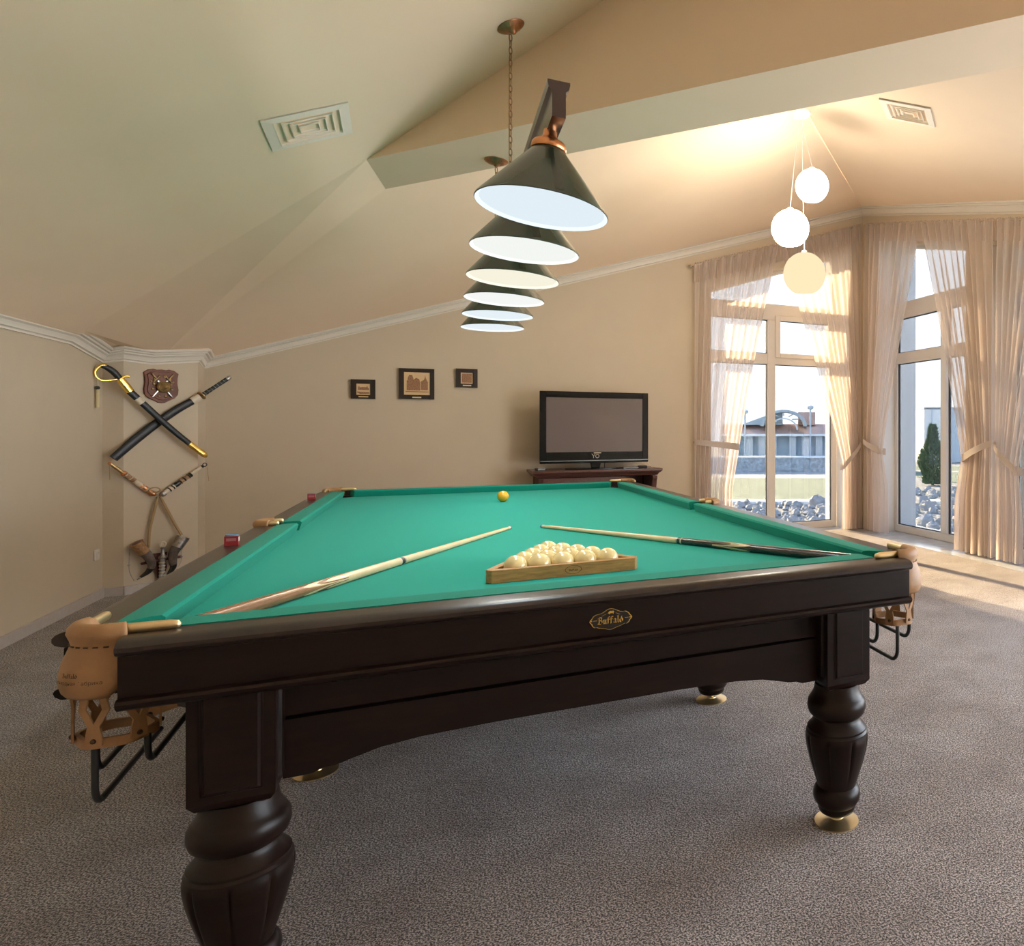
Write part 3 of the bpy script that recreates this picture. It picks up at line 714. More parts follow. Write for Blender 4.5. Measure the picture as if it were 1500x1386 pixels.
def cue(name, label, tip, butt, kind):
    L = 1.66; d = V(butt[0]-tip[0], butt[1]-tip[1], 0).normalized()
    zt, zb = BED+0.0075, BED+0.0185
    o = thing(name, label, 'cue', (tip[0], tip[1], BED)); o.rotation_euler = (0, -math.asin(-(zb-zt)/L)*0, math.atan2(d.y, d.x))
    def rad(s): return lerp(0.0072, 0.0182, s)
    def part(nm, s0, s1, m, grow=0.0, n=20):
        pts = [(lerp(s0, s1, i/6)*L, 0, rad(lerp(s0, s1, i/6))) for i in range(7)]
        return G().tube(pts, [rad(lerp(s0, s1, i/6))+grow for i in range(7)], n).ob(nm, m, o, 50)
    part('tip', 0, 0.006, 'chalkblue'); part('ferrule', 0.006, 0.016, 'bone' if kind else 'bone')
    part('shaft', 0.016, 0.515, 'maple')
    part('joint_ring', 0.515, 0.519, 'pewter', 0.0002); part('joint_ring', 0.519, 0.529, 'ebony', 0.0002); part('joint_ring', 0.529, 0.533, 'bone', 0.0002)
    part('forearm', 0.533, 0.70 if kind == 0 else 0.633, 'maple' if kind == 0 else 'ebony')
    s1 = 0.70 if kind == 0 else 0.633
    bt = part('butt', s1, 0.995, 'rosewood' if kind == 0 else 'ebony'); part('bumper', 0.995, 1.0, 'blackrod')
    # spliced points inlaid on the butt
    for q in range(4):
        for lay, (m_, e_) in enumerate((('maple', 0.11), ('splice' if kind else 'rosewood', 0.080), ('maple' if kind == 0 else 'ebony', 0.055))):
            g = G(); rs = []; t0 = PI/2*q+PI/4
            st = s1-0.002
            for i in range(9):
                u = i/8; s_ = lerp(st, st+e_, u); w = 0.80*math.sqrt(max(0.0, 1-u**1.6))*(1-0.18*lay)
                r = rad(s_)+0.0003+0.00015*lay
                rs.append([(s_*L, r*math.cos(t0+w*k_), rad(s_)+r*math.sin(t0+w*k_)) for k_ in (-1, -0.5, 0, 0.5, 1)])
            g.rings(rs, False, False).ob('inlay_point', m_, bt)
    return o
cue('billiard_cue', 'pale maple cue with red brown butt, lying left of the ball triangle', (-0.068, 0.165), (-0.829, -1.224), 0)
cue('billiard_cue', 'cue with dark ebony butt, lying right of the ball triangle', (0.066, 0.150), (0.860, -1.238), 1)
def chalk(loc, rz, label, sc=1.0):
    o = thing('chalk_cube', label, 'chalk', loc, rz); a = 0.0185*sc; h = 0.036*sc
    box('wrapper', 'chalkred', -a, a, -a, a, 0, h*0.9, o, 0.001)
    G().lathe([(a*0.98, h*0.9), (a*0.95, h), (a*0.6, h*0.985), (0.001, h*0.97)], 24).ob('chalk_top', 'chalkblue', o, 40)
    box('label_patch', 'paper', a, a+0.0006, -a*0.85, a*0.85, h*0.38, h*0.75, o)
    box('label_patch', mat('faded_print', (0.34, 0.12, 0.12), 0.6), -a*0.7, a*0.7, -a-0.0006, -a, h*0.45, h*0.72, o)
chalk((-1.037, -0.135, RT), 0.10, 'red and blue chalk cube on the left rail near the middle pocket', 1.1)
chalk((-1.037, 1.748, RT), 0.1, 'red chalk cube on the left rail near the far corner', 1.1)

# ================================================================== BILLIARD LAMP
Lp = thing('billiard_lamp', 'long hanging billiard lamp with six dark green cone shades', 'lamp', (-0.06, 0.43, 2.817))
def LP(x, y, z): return (x+0.06, y-0.43, z-2.817)
bz0, bz1 = 2.205, 2.315
bx_ = -0.048
g = G(); sec = [(-0.020, bz0), (0.020, bz0), (0.020, bz0+0.078), (0.030, bz0+0.088), (0.033, bz1-0.008), (0.033, bz1), (-0.033, bz1), (-0.033, bz1-0.008), (-0.030, bz0+0.088), (-0.020, bz0+0.078)]
g.rings([[LP(bx_+x, y, z) for x, z in sec] for y in (-1.115, 1.985)])
g.ob('bar', mat('lamp_bar_wood', (0.028, 0.010, 0.008), 0.25, coat=0.5), Lp)
zr, ht = 1.955, 0.205; nk = 0.036; RS = 0.201
roll = [5.2, 2.6, 2.0, 1.4, 0.2, -1.0]
tint = [(0.82, 0.93, 1.0), (0.97, 1.0, 0.95), (1.0, 0.96, 0.78), (0.98, 1.0, 0.97), (0.85, 0.95, 1.0), (0.86, 0.95, 1.0)]
shade_me = G().rings([[(r*math.cos(2*PI*j/72), r*math.sin(2*PI*j/72), z) for j in range(72)] for r, z in ((nk, 0.0), (nk+0.004, -0.004), (RS-0.002, -ht+0.006), (RS, -ht), (RS-0.002, -ht-0.002))], True, False).mesh('shade', 40)
inner_me = G().rings([[(r*math.cos(2*PI*j/72), r*math.sin(2*PI*j/72), z) for j in range(72)] for r, z in ((RS-0.0025, -ht-0.0022), (RS-0.010, -ht+0.003), (RS-0.014, -ht+0.007))], True, False).mesh('shade_lining', 40)
collar_me = G().lathe([(0.052, -0.014), (0.054, -0.010), (0.052, 0.004), (0.048, 0.010), (0.040, 0.014), (0.026, 0.022), (0.021, 0.032), (0.020, 0.050)], 40).mesh('collar', 40)
stripe = G(); 
for q in range(3):
    t0 = -PI/2+2*PI*q/3+0.1
    a = [(t0-0.085*1.2, 0.06), (t0+0.085*1.2, 0.06)]
    rs = []
    for u in (0.03, 0.35, 0.7, 0.985):
        r = lerp(nk+0.004, RS-0.002, u)+0.0012; z = lerp(-0.004, -ht+0.006, u)+0.0006; w = 0.012/r if r > 0.05 else 0.2
        w = 0.0125/r
        rs.append([(r*math.cos(t0+w*k_), r*math.sin(t0+w*k_), z) for k_ in (-1, 0, 1)])
    stripe.rings(rs, False, False)
seam_me = stripe.mesh('seam')
for i in range(6):
    y = -0.991+0.569*i; x = -0.078+0.0105*i
    nx = x+math.tan(math.radians(roll[i]))*ht
    sh = link('shade', shade_me, 'shade_out', Lp, loc=LP(nx, y, zr+ht), rot=(0, math.radians(roll[i]), 0), label='dark green enamel cone shade')
    link('collar', collar_me, 'copper', sh); link('shade_lining', inner_me.copy(), emis('lit_lining', tint[i], 1.15*EV), sh)
    link('seam', seam_me, mat('seam_enamel', (0.012, 0.022, 0.014), 0.25, coat=0.5) if i == 0 else bpy.data.materials['seam_enamel'], sh)
    G().lathe([(RS-0.014, -ht+0.007), (0.001, -ht+0.0075)], 60).ob('diffuser', emis('lamp_diffuser', tint[i], 0.93*EV), sh)
    ld = bpy.data.lights.new('lamp_light', 'SPOT'); lo = bpy.data.objects.new('lamp_light', ld); COL.objects.link(lo)
    lo.parent = sh; lo.location = (0, 0, -ht-0.004); ld.energy = 26*LAMP; ld.color = tint[i]; ld.spot_size = math.radians(150); ld.spot_blend = 0.8; ld.shadow_soft_size = 0.10
# chains and canopies
lk = G(); pts = []
for i in range(16):
    t = 2*PI*i/16; pts.append((0.0068*math.cos(t), 0, 0.0155*math.sin(t)-0.0 + 0.002*math.copysign(1, math.sin(t)) if abs(math.sin(t)) > 1e-6 else 0))
lk.tube(pts, 0.0023, 6, True); link_me = lk.mesh('chain_link', 60)
can_prof = [(r_, z_*0.8) for r_, z_ in [(0.062, 0.0), (0.064, -0.004), (0.060, -0.010), (0.052, -0.013), (0.050, -0.018), (0.036, -0.026), (0.018, -0.032), (0.012, -0.040), (0.008, -0.046)]]
def canlobe(i, t): return 0.05*abs(math.sin(10*t)) if 4 <= i <= 6 else 0
def chain(x, y, ztop, slope):
    cn = G().lathe(can_prof, 80, lobes=canlobe).ob('canopy', 'bronze', Lp, 40, loc=LP(x, y, ztop), rot=(0, slope, 0), label='antique bronze ceiling canopy')
    z = ztop-0.055; k_ = 0
    while z > bz1+0.012:
        link('chain_link', link_me, 'chain', Lp, loc=LP(x, y, z), rot=(0, 0, PI/2*(k_ % 2)+0.4)); z -= 0.0292; k_ += 1
    G().tube([LP(x-0.004, y, ztop-0.04), LP(x-0.007, y+0.004, (ztop+bz1)/2), LP(x-0.004, y, bz1+0.005)], 0.0018, 6).ob('cord', 'oldbrass', Lp)
    G().tube([LP(bx_, y-0.012, bz1), LP(bx_, y-0.012, bz1+0.016), LP(bx_, y, bz1+0.024), LP(bx_, y+0.012, bz1+0.016), LP(bx_, y+0.012, bz1)], 0.003, 8).ob('hook', 'oldbrass', Lp)
chain(-0.070, 0.138, P0(-0.07, 0), -math.atan(0.482)); chain(-0.065, 1.022, 2.80, 0)

# ================================================================== GLOBE PENDANT
gp_ = thing('globe_pendant', 'hanging cluster of three white glass globe lamps by the windows', 'lamp', (2.25, 1.70, P2(2.25, 1.70)))
gz = P2(2.25, 1.70)
G().lathe([(0.085, 0.03), (0.085, -0.012), (0.078, -0.02), (0.001, -0.02)], 40).ob('canopy', 'white', gp_, 40)
glb = [(0.134, (2.28, 1.64), 1192, (1.0, 0.92, 0.76), 9), (0.150, (2.145, 1.71), 1165, (1.0, 0.92, 0.76), 62), (0.170, (2.255, 1.66), 1186, (1.0, 0.84, 0.52), 1.0)]
gpos = [(2.310, 1.610, 3.210), (2.150, 1.680, 2.868), (2.260, 1.645, 2.510)]
for i, ((r, _, _, c_, st), p) in enumerate(zip(glb, gpos)):
    loc = (p[0]-2.25, p[1]-1.70, p[2]-gz)
    pr = [(max(1e-4, r*math.sin(PI*k_/28)), -r*math.cos(PI*k_/28)) for k_ in range(29) if -math.cos(PI*k_/28) > -0.86]
    gl = G().lathe(pr, 48, cap=False).ob('globe', emis('lit_opal_glass', c_, st*EV), gp_, 60, loc=loc)
    G().lathe([(0.022, r-0.002), (0.022, r+0.012), (0.006, r+0.02)], 24).ob('globe_cap', 'white', gl, 40)
    G().tube([(loc[0], loc[1], loc[2]+r+0.018), (loc[0]*0.6, loc[1]*0.6, loc[2]*0.45), ((i-1)*0.02, 0, -0.02)], 0.0022, 6).ob('cord', 'white', gp_)

# ================================================================== CEILING VENTS
def vent(label, c, nvec, xdir, size):
    o = thing('ceiling_vent', label, 'vent', c)
    n = Vector(nvec).normalized(); x = Vector(xdir); x = (x-n*x.dot(n)).normalized(); y = n.cross(x)
    o.rotation_mode = 'QUATERNION'; o.rotation_quaternion = Matrix((x, y, n)).transposed().to_quaternion()
    a = size/2
    # local z points into the room
    def ringf(r0, z0, r1, z1, nm, m, th=0.0):
        g = G()
        for k_ in range(4):
            cs = [(-1, -1), (1, -1), (1, 1), (-1, 1)]; p, q = cs[k_], cs[(k_+1) % 4]
            g.rings([[(p[0]*r0, p[1]*r0, z0), (q[0]*r0, q[1]*r0, z0), (q[0]*r1, q[1]*r1, z1), (p[0]*r1, p[1]*r1, z1)], [(p[0]*r0, p[1]*r0, z0-0.003), (q[0]*r0, q[1]*r0, z0-0.003), (q[0]*r1, q[1]*r1, z1-0.003), (p[0]*r1, p[1]*r1, z1-0.003)]])
        return g.ob(nm, m, o)
    ringf(a, 0.010, a*0.76, 0.012, 'frame', 'vent'); ringf(a, -0.005, a*1.0, 0.010, 'frame_edge', 'vent')
    for k_, s_ in enumerate((0.78, 0.60, 0.42, 0.24)):
        ringf(a*s_, 0.012, a*(s_-0.155), -0.035, 'louvre', 'vent')
        ringf(a*s_, 0.0125, a*(s_-0.025), 0.0135, 'louvre_lip', 'vent')
    box('duct', 'duct', -a*0.8, a*0.8, -a*0.8, a*0.8, -0.06, -0.042, o)
vent('square white ceiling vent on the left ceiling slope', (-0.916, 0.713, P0(-0.916, 0)+0.004), (0.482, 0, -1), (1, 0.045, 0.482), 0.368)
vent('pale ceiling vent at the upper right beyond the beam', (2.64, 0.78, P3(2.64, 0.78)-0.002), (-0.184, 0.263, -1), (0.72, -0.69, 0), 0.37)

# ================================================================== CURTAINS
def curtain(label, pos, p_out, p_top, ztop, hook_z, tie_p, tie_z, bot_p, nf, seed, bow=0.0):
    # pos(p, off, z): p along the wall, off towards the room
    rn = random.Random(seed); ph = [rn.random()*6.28 for _ in range(6)]
    o = thing('curtain', label, 'curtain', pos(p_out, 0, 0.0)); base = Vector(pos(p_out, 0, 0.0))
    N_ = nf*16; VU, VL = 26, 14; v = []
    def off(u, k, dens):
        a = math.sin(2*PI*nf*u+ph[0]+1.2*math.sin(5*u+ph[1]))+0.35*math.sin(2*PI*nf*1.63*u+ph[2]+k*1.4)+0.3*math.sin(2*PI*nf*0.41*u+ph[3]-k)
        return dens*a
    def pt(u, row):
        pt_, pk = lerp(p_out, p_top, u), lerp(p_out, tie_p, u)
        zt, zk = ztop(pt_), lerp(hook_z, tie_z, u)
        if row <= VU:
            k = row/VU; t = 1-k; p = pk+(pt_-pk)*(t**1.12); z = lerp(zt+0.02, zk, k)
            A = 0.012+0.020*min(1, k*4)*(1-0.35*k)
            # gathered fabric thickens towards the tie
        else:
            k = (row-VU)/VL; pb = lerp(p_out, bot_p, u); p = lerp(pk, pb, min(1, k*2.2)); z = lerp(zk, 0.018, k)
            A = 0.024+0.014*k; k = 1+k
        return pos(p+0.35*off(u+0.05, k, A*0.6), 0.045+bow*math.sin(PI*min(k, 1))+off(u, k, A), z)
    g = G(); nr = VU+VL+1
    for i in range(N_+1):
        for r in range(nr):
            q = Vector(pt(i/N_, r))-base; g.v.append(tuple(q))
    for i in range(N_):
        for r in range(nr-1):
            a = i*nr+r; g.f.append((a, a+1, a+nr+1, a+nr))
    g.ob('fabric', 'sheer', o, 80)
    # gathered heading with ruffle along the rod
    h = G(); NH = N_*2
    for i in range(NH+1):
        u = i/NH; p = lerp(p_out, p_top, u); z = ztop(p)
        for dz, k in ((0.035, 0.012), (0.015, 0.016), (-0.012, 0.012), (-0.04, 0.02), (-0.10, 0.03), (-0.19, 0.034)):
            w = math.sin(2*PI*nf*3.3*u+ph[4])+0.5*math.sin(2*PI*nf*6.1*u+ph[5])
            h.v.append(tuple(Vector(pos(p, 0.035+k*w*0.55, z+dz+0.006*math.sin(2*PI*nf*4.3*u+ph[1])*(1 if dz > 0 else 0)))-base))
    for i in range(NH):
        for r in range(5):
            a = i*6+r; h.f.append((a, a+1, a+7, a+6))
    h.ob('heading', 'sheer', o, 80)
    # hem along the bottom
    # tie-back band
    b = G(); rs = []
    for i in range(25):
        u = i/24; p = lerp(p_out, tie_p, u*1.02); z = lerp(hook_z, tie_z, u*1.02); d = 0.055+0.045*math.sin(PI*min(1, u*1.15)**0.7)
        if u > 0.9: d = lerp(0.075, -0.02, (u-0.9)/0.1)
        n_ = 0.030+0.010*u
        q0, q1 = Vector(pos(p, 0.02+d, z+n_)), Vector(pos(p, 0.02+d, z-n_)); q2, q3 = Vector(pos(p, 0.014+d, z-n_)), Vector(pos(p, 0.014+d, z+n_))
        rs.append([q0-base, q1-base, q2-base, q3-base])
    b.rings(rs).ob('tie_back', 'tieband', o, 50)
    hk = Vector(pos(p_out, 0.0, hook_z))-base
    G().sphere(tuple(hk+Vector(pos(p_out, 0.03, hook_z))-Vector(pos(p_out, 0, hook_z))), 0.014, 12, 8).ob('tie_hook', 'metalrod', o, 60)
    return o
def rz1(x): return 3.106+0.3334*(x-2.215)
def rz2(y): return 3.841+0.2397*(y-4.177)
Yc, Xc = 4.315, 4.515
pb1 = lambda p, o_, z: (p, Yc-o_, z)
pb2 = lambda p, o_, z: (Xc-o_, p, z)
curtain('sheer beige curtain tied back at the left side of the left window', pb1, 2.245, 3.31, rz1, 1.125, 2.80, 1.065, 2.71, 10, 3)
curtain('sheer beige curtain tied back at the right side of the left window, beside the corner', pb1, 4.475, 3.31, rz1, 1.14, 4.20, 0.80, 4.20, 10, 5)
curtain('sheer beige curtain tied back just right of the room corner', pb2, 4.16, 3.02, rz2, 1.14, 3.80, 1.00, 3.70, 9, 8)
curtain('sheer beige curtain tied back right of the glazed door', pb2, 1.885, 3.06, rz2, 1.13, 2.34, 0.965, 2.43, 10, 11)
curtain('sheer beige curtain tied back at the right edge of the view', pb2, 1.845, 0.9, rz2, 1.13, 1.56, 0.87, 1.52, 8, 14)
def rod(label, a, b):
    a, b = Vector(a), Vector(b)
    o = thing('curtain_rod', label, 'curtain rod', tuple(a)); d = b-a
    G().tube([(0, 0, 0), d], 0.010, 12).ob('rod', 'metalrod', o, 60)
    G().sphere((0, 0, 0), 0.018, 14, 10).ob('finial', 'metalrod', o, 60)
    for k in (0.02, 0.5, 0.98):
        p = d*k; q = p+((Vector((0, YB-a.y+0.001, 0))) if abs(d.x) > abs(d.y) else Vector((XR-a.x+0.001, 0, 0)))
        G().tube([p, q], 0.007, 8).ob('bracket', 'metalrod', o, 60)
rod('sloping curtain rod above the left window', (2.205, 4.28, rz1(2.205)+0.012), (4.47, 4.28, rz1(4.47)+0.012))
rod('sloping curtain rod above the right hand windows', (4.48, 0.85, rz2(0.85)+0.012), (4.48, 4.20, rz2(4.20)+0.012))

# ================================================================== TELEVISION AND ITS STAND
tv = thing('television', 'flat black television standing on the dark wooden cabinet', 'television', (1.10, 4.03, 0.862))
def tb(nm, m, x0, x1, y0, y1, z0, z1, par=tv, bevel=0, **kw): return box(nm, m, x0-1.10, x1-1.10, y0-4.03, y1-4.03, z0-0.862, z1-0.862, par, bevel, **kw)
tx0, tx1, tz0, tz1 = 0.552, 1.640, 0.925, 1.650
tb('casing', 'tvblack', tx0+0.02, tx1-0.02, 4.035, 4.09, tz0+0.03, tz1-0.02, bevel=0.012)
bz = 0.062
fr = G()
def fq(x0, x1, z0, z1): fr.box(x0-1.10, x1-1.10, 3.995-4.03, 4.04-4.03, z0-0.862, z1-0.862)
fq(tx0, tx0+bz, tz0, tz1); fq(tx1-bz, tx1, tz0, tz1); fq(tx0+bz, tx1-bz, tz1-bz, tz1); fq(tx0+bz, tx1-bz, tz0, tz0+0.115)
fr.ob('bezel', 'tvblack', tv, None, 0.004)
tb('screen', 'tvscreen', tx0+bz, tx1-bz, 4.002, 4.03, tz0+0.115, tz1-bz)
tb('trim_strip', 'tvsilver', tx0+0.004, tx1-0.004, 3.991, 3.996, tz0+0.022, tz0+0.030)
tb('maker_plate', 'bone', 1.075, 1.148, 3.992, 3.9955, tz0+0.098, tz0+0.108)
g = G()
g.rings([[(1.110-1.10+r*math.cos(2*PI*i/28), -0.0365, tz0+0.070-0.862+r*1.05*math.sin(2*PI*i/28)) for i in range(28)] for r in (0.019, 0.0145)], True, False)
for a, b in (((1.055, 0.094), (1.072, 0.070)), ((1.089, 0.094), (1.072, 0.070)), ((1.072, 0.070), (1.072, 0.050))):
    dx, dz = b[0]-a[0], b[1]-a[1]; l = math.hypot(dx, dz); nx, nz = -dz/l*0.0018, dx/l*0.0018
    g.quad(*[(x-1.10, -0.0365, tz0+z-0.862) for x, z in ((a[0]-nx, a[1]-nz), (a[0]+nx, a[1]+nz), (b[0]+nx, b[1]+nz), (b[0]-nx, b[1]-nz))])
g.ob('printed_mark', 'bone', tv)
G().rings([[(-0.055, y, 0.075), (0.055, y, 0.075), (0.040, y, 0.012), (-0.040, y, 0.012)] for y in (-0.01, 0.03)]).ob('neck', 'tvblack', tv, None, 0.004)
G().rings([[(0.30*math.cos(2*PI*i/40), 0.02+0.13*math.sin(2*PI*i/40), z) for i in range(40)] for z in (0.0, 0.012)]).ob('base_plate', 'tvblack', tv, 40)

st = thing('television_stand', 'dark mahogany cabinet with moulded top under the television', 'cabinet', (1.11, 4.08, 0))
def sb(nm, x0, x1, y0, y1, z0, z1, par=st, bevel=0.003, m='mahog'): return box(nm, m, x0-1.11, x1-1.11, y0-4.08, y1-4.08, z0, z1, par, bevel)
sx0, sx1, sy0, sy1 = 0.465, 1.755, 3.855, 4.325
sb('top', sx0, sx1, sy0, sy1, 0.838, 0.862)
g = G(); rs = []
for d, z in ((0.006, 0.838), (0.012, 0.828), (0.026, 0.818), (0.036, 0.806), (0.040, 0.796), (0.048, 0.792)):
    rs.append([(sx0+d-1.11, sy0+d-4.08, z), (sx1-d-1.11, sy0+d-4.08, z), (sx1-d-1.11, sy1-4.08, z), (sx0+d-1.11, sy1-4.08, z)])
g.rings(rs[::-1]).ob('cornice', 'mahog', st, 30)
for x in (sx0+0.06, sx1-0.11): 
    for y in (sy0+0.055, sy1-0.06): sb('post', x, x+0.05, y, y+0.05, 0, 0.792)
sb('back_panel', sx0+0.08, sx1-0.08, sy1-0.04, sy1-0.025, 0.06, 0.792)
sb('side_panel', sx0+0.07, sx0+0.088, sy0+0.105, sy1-0.06, 0.06, 0.79); sb('side_panel', sx1-0.088, sx1-0.07, sy0+0.105, sy1-0.06, 0.06, 0.79)
sb('drawer_front', sx0+0.112, sx1-0.38, sy0+0.062, sy0+0.082, 0.60, 0.786)
sb('shelf', sx0+0.088, sx1-0.088, sy0+0.09, sy1-0.04, 0.57, 0.59); sb('shelf', sx0+0.088, sx1-0.088, sy0+0.09, sy1-0.04, 0.10, 0.12); sb('shelf', sx0+0.088, sx1-0.088, sy0+0.09, sy1-0.04, 0.34, 0.355)
sb('divider', sx1-0.385, sx1-0.37, sy0+0.09, sy1-0.04, 0.59, 0.79)
for s_, x in ((1, sx0+0.055), (-1, sx1-0.055)):
    pr = [(0, 0.785), (0.05, 0.785), (0.046, 0.76), (0.03, 0.735), (0.022, 0.70), (0.010, 0.66), (0, 0.64)]
    G().rings([[(x+s_*k-1.11, sy0+0.055-u-4.08, z) for u, z in pr] for k in (0.0, 0.05)]).ob('corbel', 'mahog', st, None, 0.002)
def gadget(name, label, cat, x, y, w, d, h, rz, m='dark_ob'):
    o = thing(name, label, cat, (x, y, 0.862), rz)
    G().rings([[(sx_*w/2*k, sy_*d/2*k, z) for sx_, sy_ in ((-1, -1), (1, -1), (1, 1), (-1, 1))] for k, z in ((0.94, 0), (1, h*0.3), (1, h*0.8), (0.9, h))]).ob('case', m, o, None, 0.003)
    g = G()
    for i in range(3): g.box((i-1)*w*0.22-0.006, (i-1)*w*0.22+0.006, -d*0.2, d*0.1, h*0.99, h*1.08)
    g.ob('button', 'tvsilver', o)
gadget('set_top_receiver', 'small black receiver at the left end of the television cabinet', 'receiver', 0.545, 3.93, 0.075, 0.09, 0.028, 0.2)
gadget('remote_control', 'thin black remote control right of the television foot', 'remote', 1.43, 3.92, 0.17, 0.045, 0.018, 0.15)
gadget('media_box', 'small black box at the right end of the television cabinet', 'media box', 1.565, 3.95, 0.085, 0.08, 0.030, -0.1)
g = G().tube([(1.62, 4.10, 0.99), (1.66, 4.12, 0.93), (1.69, 4.1, 0.885), (1.70, 4.06, 0.8665)], 0.003, 6); g.ob('cable', 'outlet', label='pale cable hanging behind the right side of the television', cat='cable')
g = G().tube([(1.225, 4.10, 1.0), (1.225, 4.19, 0.90), (1.235, 4.24, 0.8665)], 0.004, 6); g.ob('cable', 'blackrod', label='dark cable dropping right of the television foot', cat='cable')

# ================================================================== PICTURES
def picture(label, x0, x1, z0, z1, mx0, mx1, mz0, mz1, shapes, plate):
    o = thing('picture', label, 'picture', ((x0+x1)/2, YB-0.001, z0)); cx = (x0+x1)/2
    def bb_(nm, m, a0, a1, b0, b1, y0, y1, bev=0): return box(nm, m, a0-cx, a1-cx, y0, y1, b0-z0, b1-z0, o, bev)
    g = G()
    for a0, a1, b0, b1 in ((x0, mx0, z0, z1), (mx1, x1, z0, z1), (mx0, mx1, z0, mz0), (mx0, mx1, mz1, z1)): g.box(a0-cx, a1-cx, -0.022, 0, b0-z0, b1-z0)
    g.ob('frame', 'frame', o)
    pr = bb_('print', 'print', mx0, mx1, mz0, mz1, -0.016, -0.002)
    w, h = mx1-mx0, mz1-mz0
    g = G()
    for k, poly in enumerate(shapes): g.quad(*[(mx0-cx+u*w, -0.0165-0.00008*k, mz0-z0+v*h) for u, v in poly])
    g.ob('printed_scene', 'ink', pr)
    bb_('caption_plate', 'brass', *plate, -0.0235, -0.021)
big = [[(0.06, 0.12), (0.94, 0.12), (0.94, 0.16), (0.06, 0.16)], [(0.10, 0.20), (0.10, 0.62), (0.14, 0.66), (0.14, 0.74), (0.20, 0.88), (0.31, 0.88), (0.36, 0.72), (0.36, 0.20)],
       [(0.36, 0.20), (0.36, 0.66), (0.46, 0.76), (0.58, 0.70), (0.62, 0.55), (0.62, 0.20)], [(0.64, 0.22), (0.64, 0.60), (0.74, 0.66), (0.92, 0.60), (0.92, 0.22)], [(0.74, 0.60), (0.80, 0.78), (0.815, 0.92), (0.83, 0.78), (0.90, 0.60)]]
low = [[(0.05, 0.30), (0.95, 0.26), (0.95, 0.12), (0.3, 0.08), (0.05, 0.2)], [(0.12, 0.45), (0.12, 0.62), (0.18, 0.82), (0.24, 0.68), (0.5, 0.70), (0.72, 0.70), (0.78, 0.84), (0.84, 0.66), (0.92, 0.60), (0.92, 0.45)]]
sm = [[(0.08, 0.08), (0.92, 0.08), (0.92, 0.92), (0.08, 0.92)]]
picture('small dark framed sepia print, leftmost of the three pictures', -1.065, -0.868, 1.552, 1.732, -1.020, -0.910, 1.588, 1.692, low, (-1.003, -0.925, 1.566, 1.576))
picture('largest dark framed sepia print of a house with turrets, middle of the three', -0.677, -0.375, 1.557, 1.851, -0.633, -0.413, 1.598, 1.815, big, (-0.563, -0.487, 1.568, 1.580))
p3 = picture('small dark framed sepia print, rightmost of the three pictures', -0.188, 0.008, 1.681, 1.866, -0.143, -0.035, 1.720, 1.827, sm, (-0.125, -0.050, 1.696, 1.706))

# ================================================================== WEAPONS ON THE CORNER PILLAR
AZ = math.atan2(pd.y, pd.x)
def pil(name, label, cat, group=None): return thing(name, label, cat, (PA.x, PA.y, 0), AZ, group)
def PP(s, z, off): return Vector((s, -off, z))
def path(pts, n=10):
    # smooth curve through points
    out = []
    P = [Vector(p) for p in pts]; P = [P[0]*2-P[1]]+P+[P[-1]*2-P[-2]]
    for i in range(1, len(P)-2):
        for k in range(n):
            t = k/n; a, b, c, d = P[i-1], P[i], P[i+1], P[i+2]
            out.append(0.5*((2*b)+(c-a)*t+(2*a-5*b+4*c-d)*t*t+(3*b-a-3*c+d)*t**3))
    out.append(P[-2]); return out
def sweep(nm, m, pts, rad, o, flat=0.4, n=14, k=10):
    p = path(pts, k); r = rad if isinstance(rad, (int, float)) else None
    if r is None:
        N_ = len(p); rr = []
        for i in range(N_):
            t = i/(N_-1)*(len(rad)-1); j = min(int(t), len(rad)-2); rr.append(lerp(rad[j], rad[j+1], t-j))
    else: rr = [r]*len(p)
    return G().tube([tuple(q) for q in p], rr, n, flat=flat, up=(0, 0, 1)).ob(nm, m, o, 50)
# carved shield plaque
o = pil('shield_plaque', 'carved wooden shield plaque with brass boss and small crossed swords', 'plaque')
cs_, cz = 0.229, 1.612
half = [(0.0, 0.128), (0.03, 0.124), (0.05, 0.130), (0.085, 0.122), (0.113, 0.098), (0.106, 0.068), (0.104, 0.02), (0.112, -0.03), (0.108, -0.068), (0.085, -0.10), (0.05, -0.118), (0.022, -0.136), (0.0, -0.138)]
ol_ = [(x, z) for x, z in half]+[(-x, z) for x, z in reversed(half[1:-1])]
for nm, m, k, o0, o1 in (('board', 'shieldwood', 1.0, 0.002, 0.018), ('raised_panel', 'shieldwood', 0.84, 0.018, 0.026)):
    G().rings([[PP(cs_+x*k, cz+z*k, a) for x, z in ol_] for a in (o0, o1)]).ob(nm, m, o, None, 0.004)
G().lathe([(0.046, 0), (0.045, 0.010), (0.036, 0.016), (0.033, 0.014), (0.024, 0.018), (0.014, 0.026), (0.008, 0.034), (0.001, 0.036)], 36, mt=Matrix.Rotation(PI/2, 3, 'X'), c=(cs_+0.004, -0.040, cz-0.012)).ob('brass_boss', 'oldbrass', o, 40)
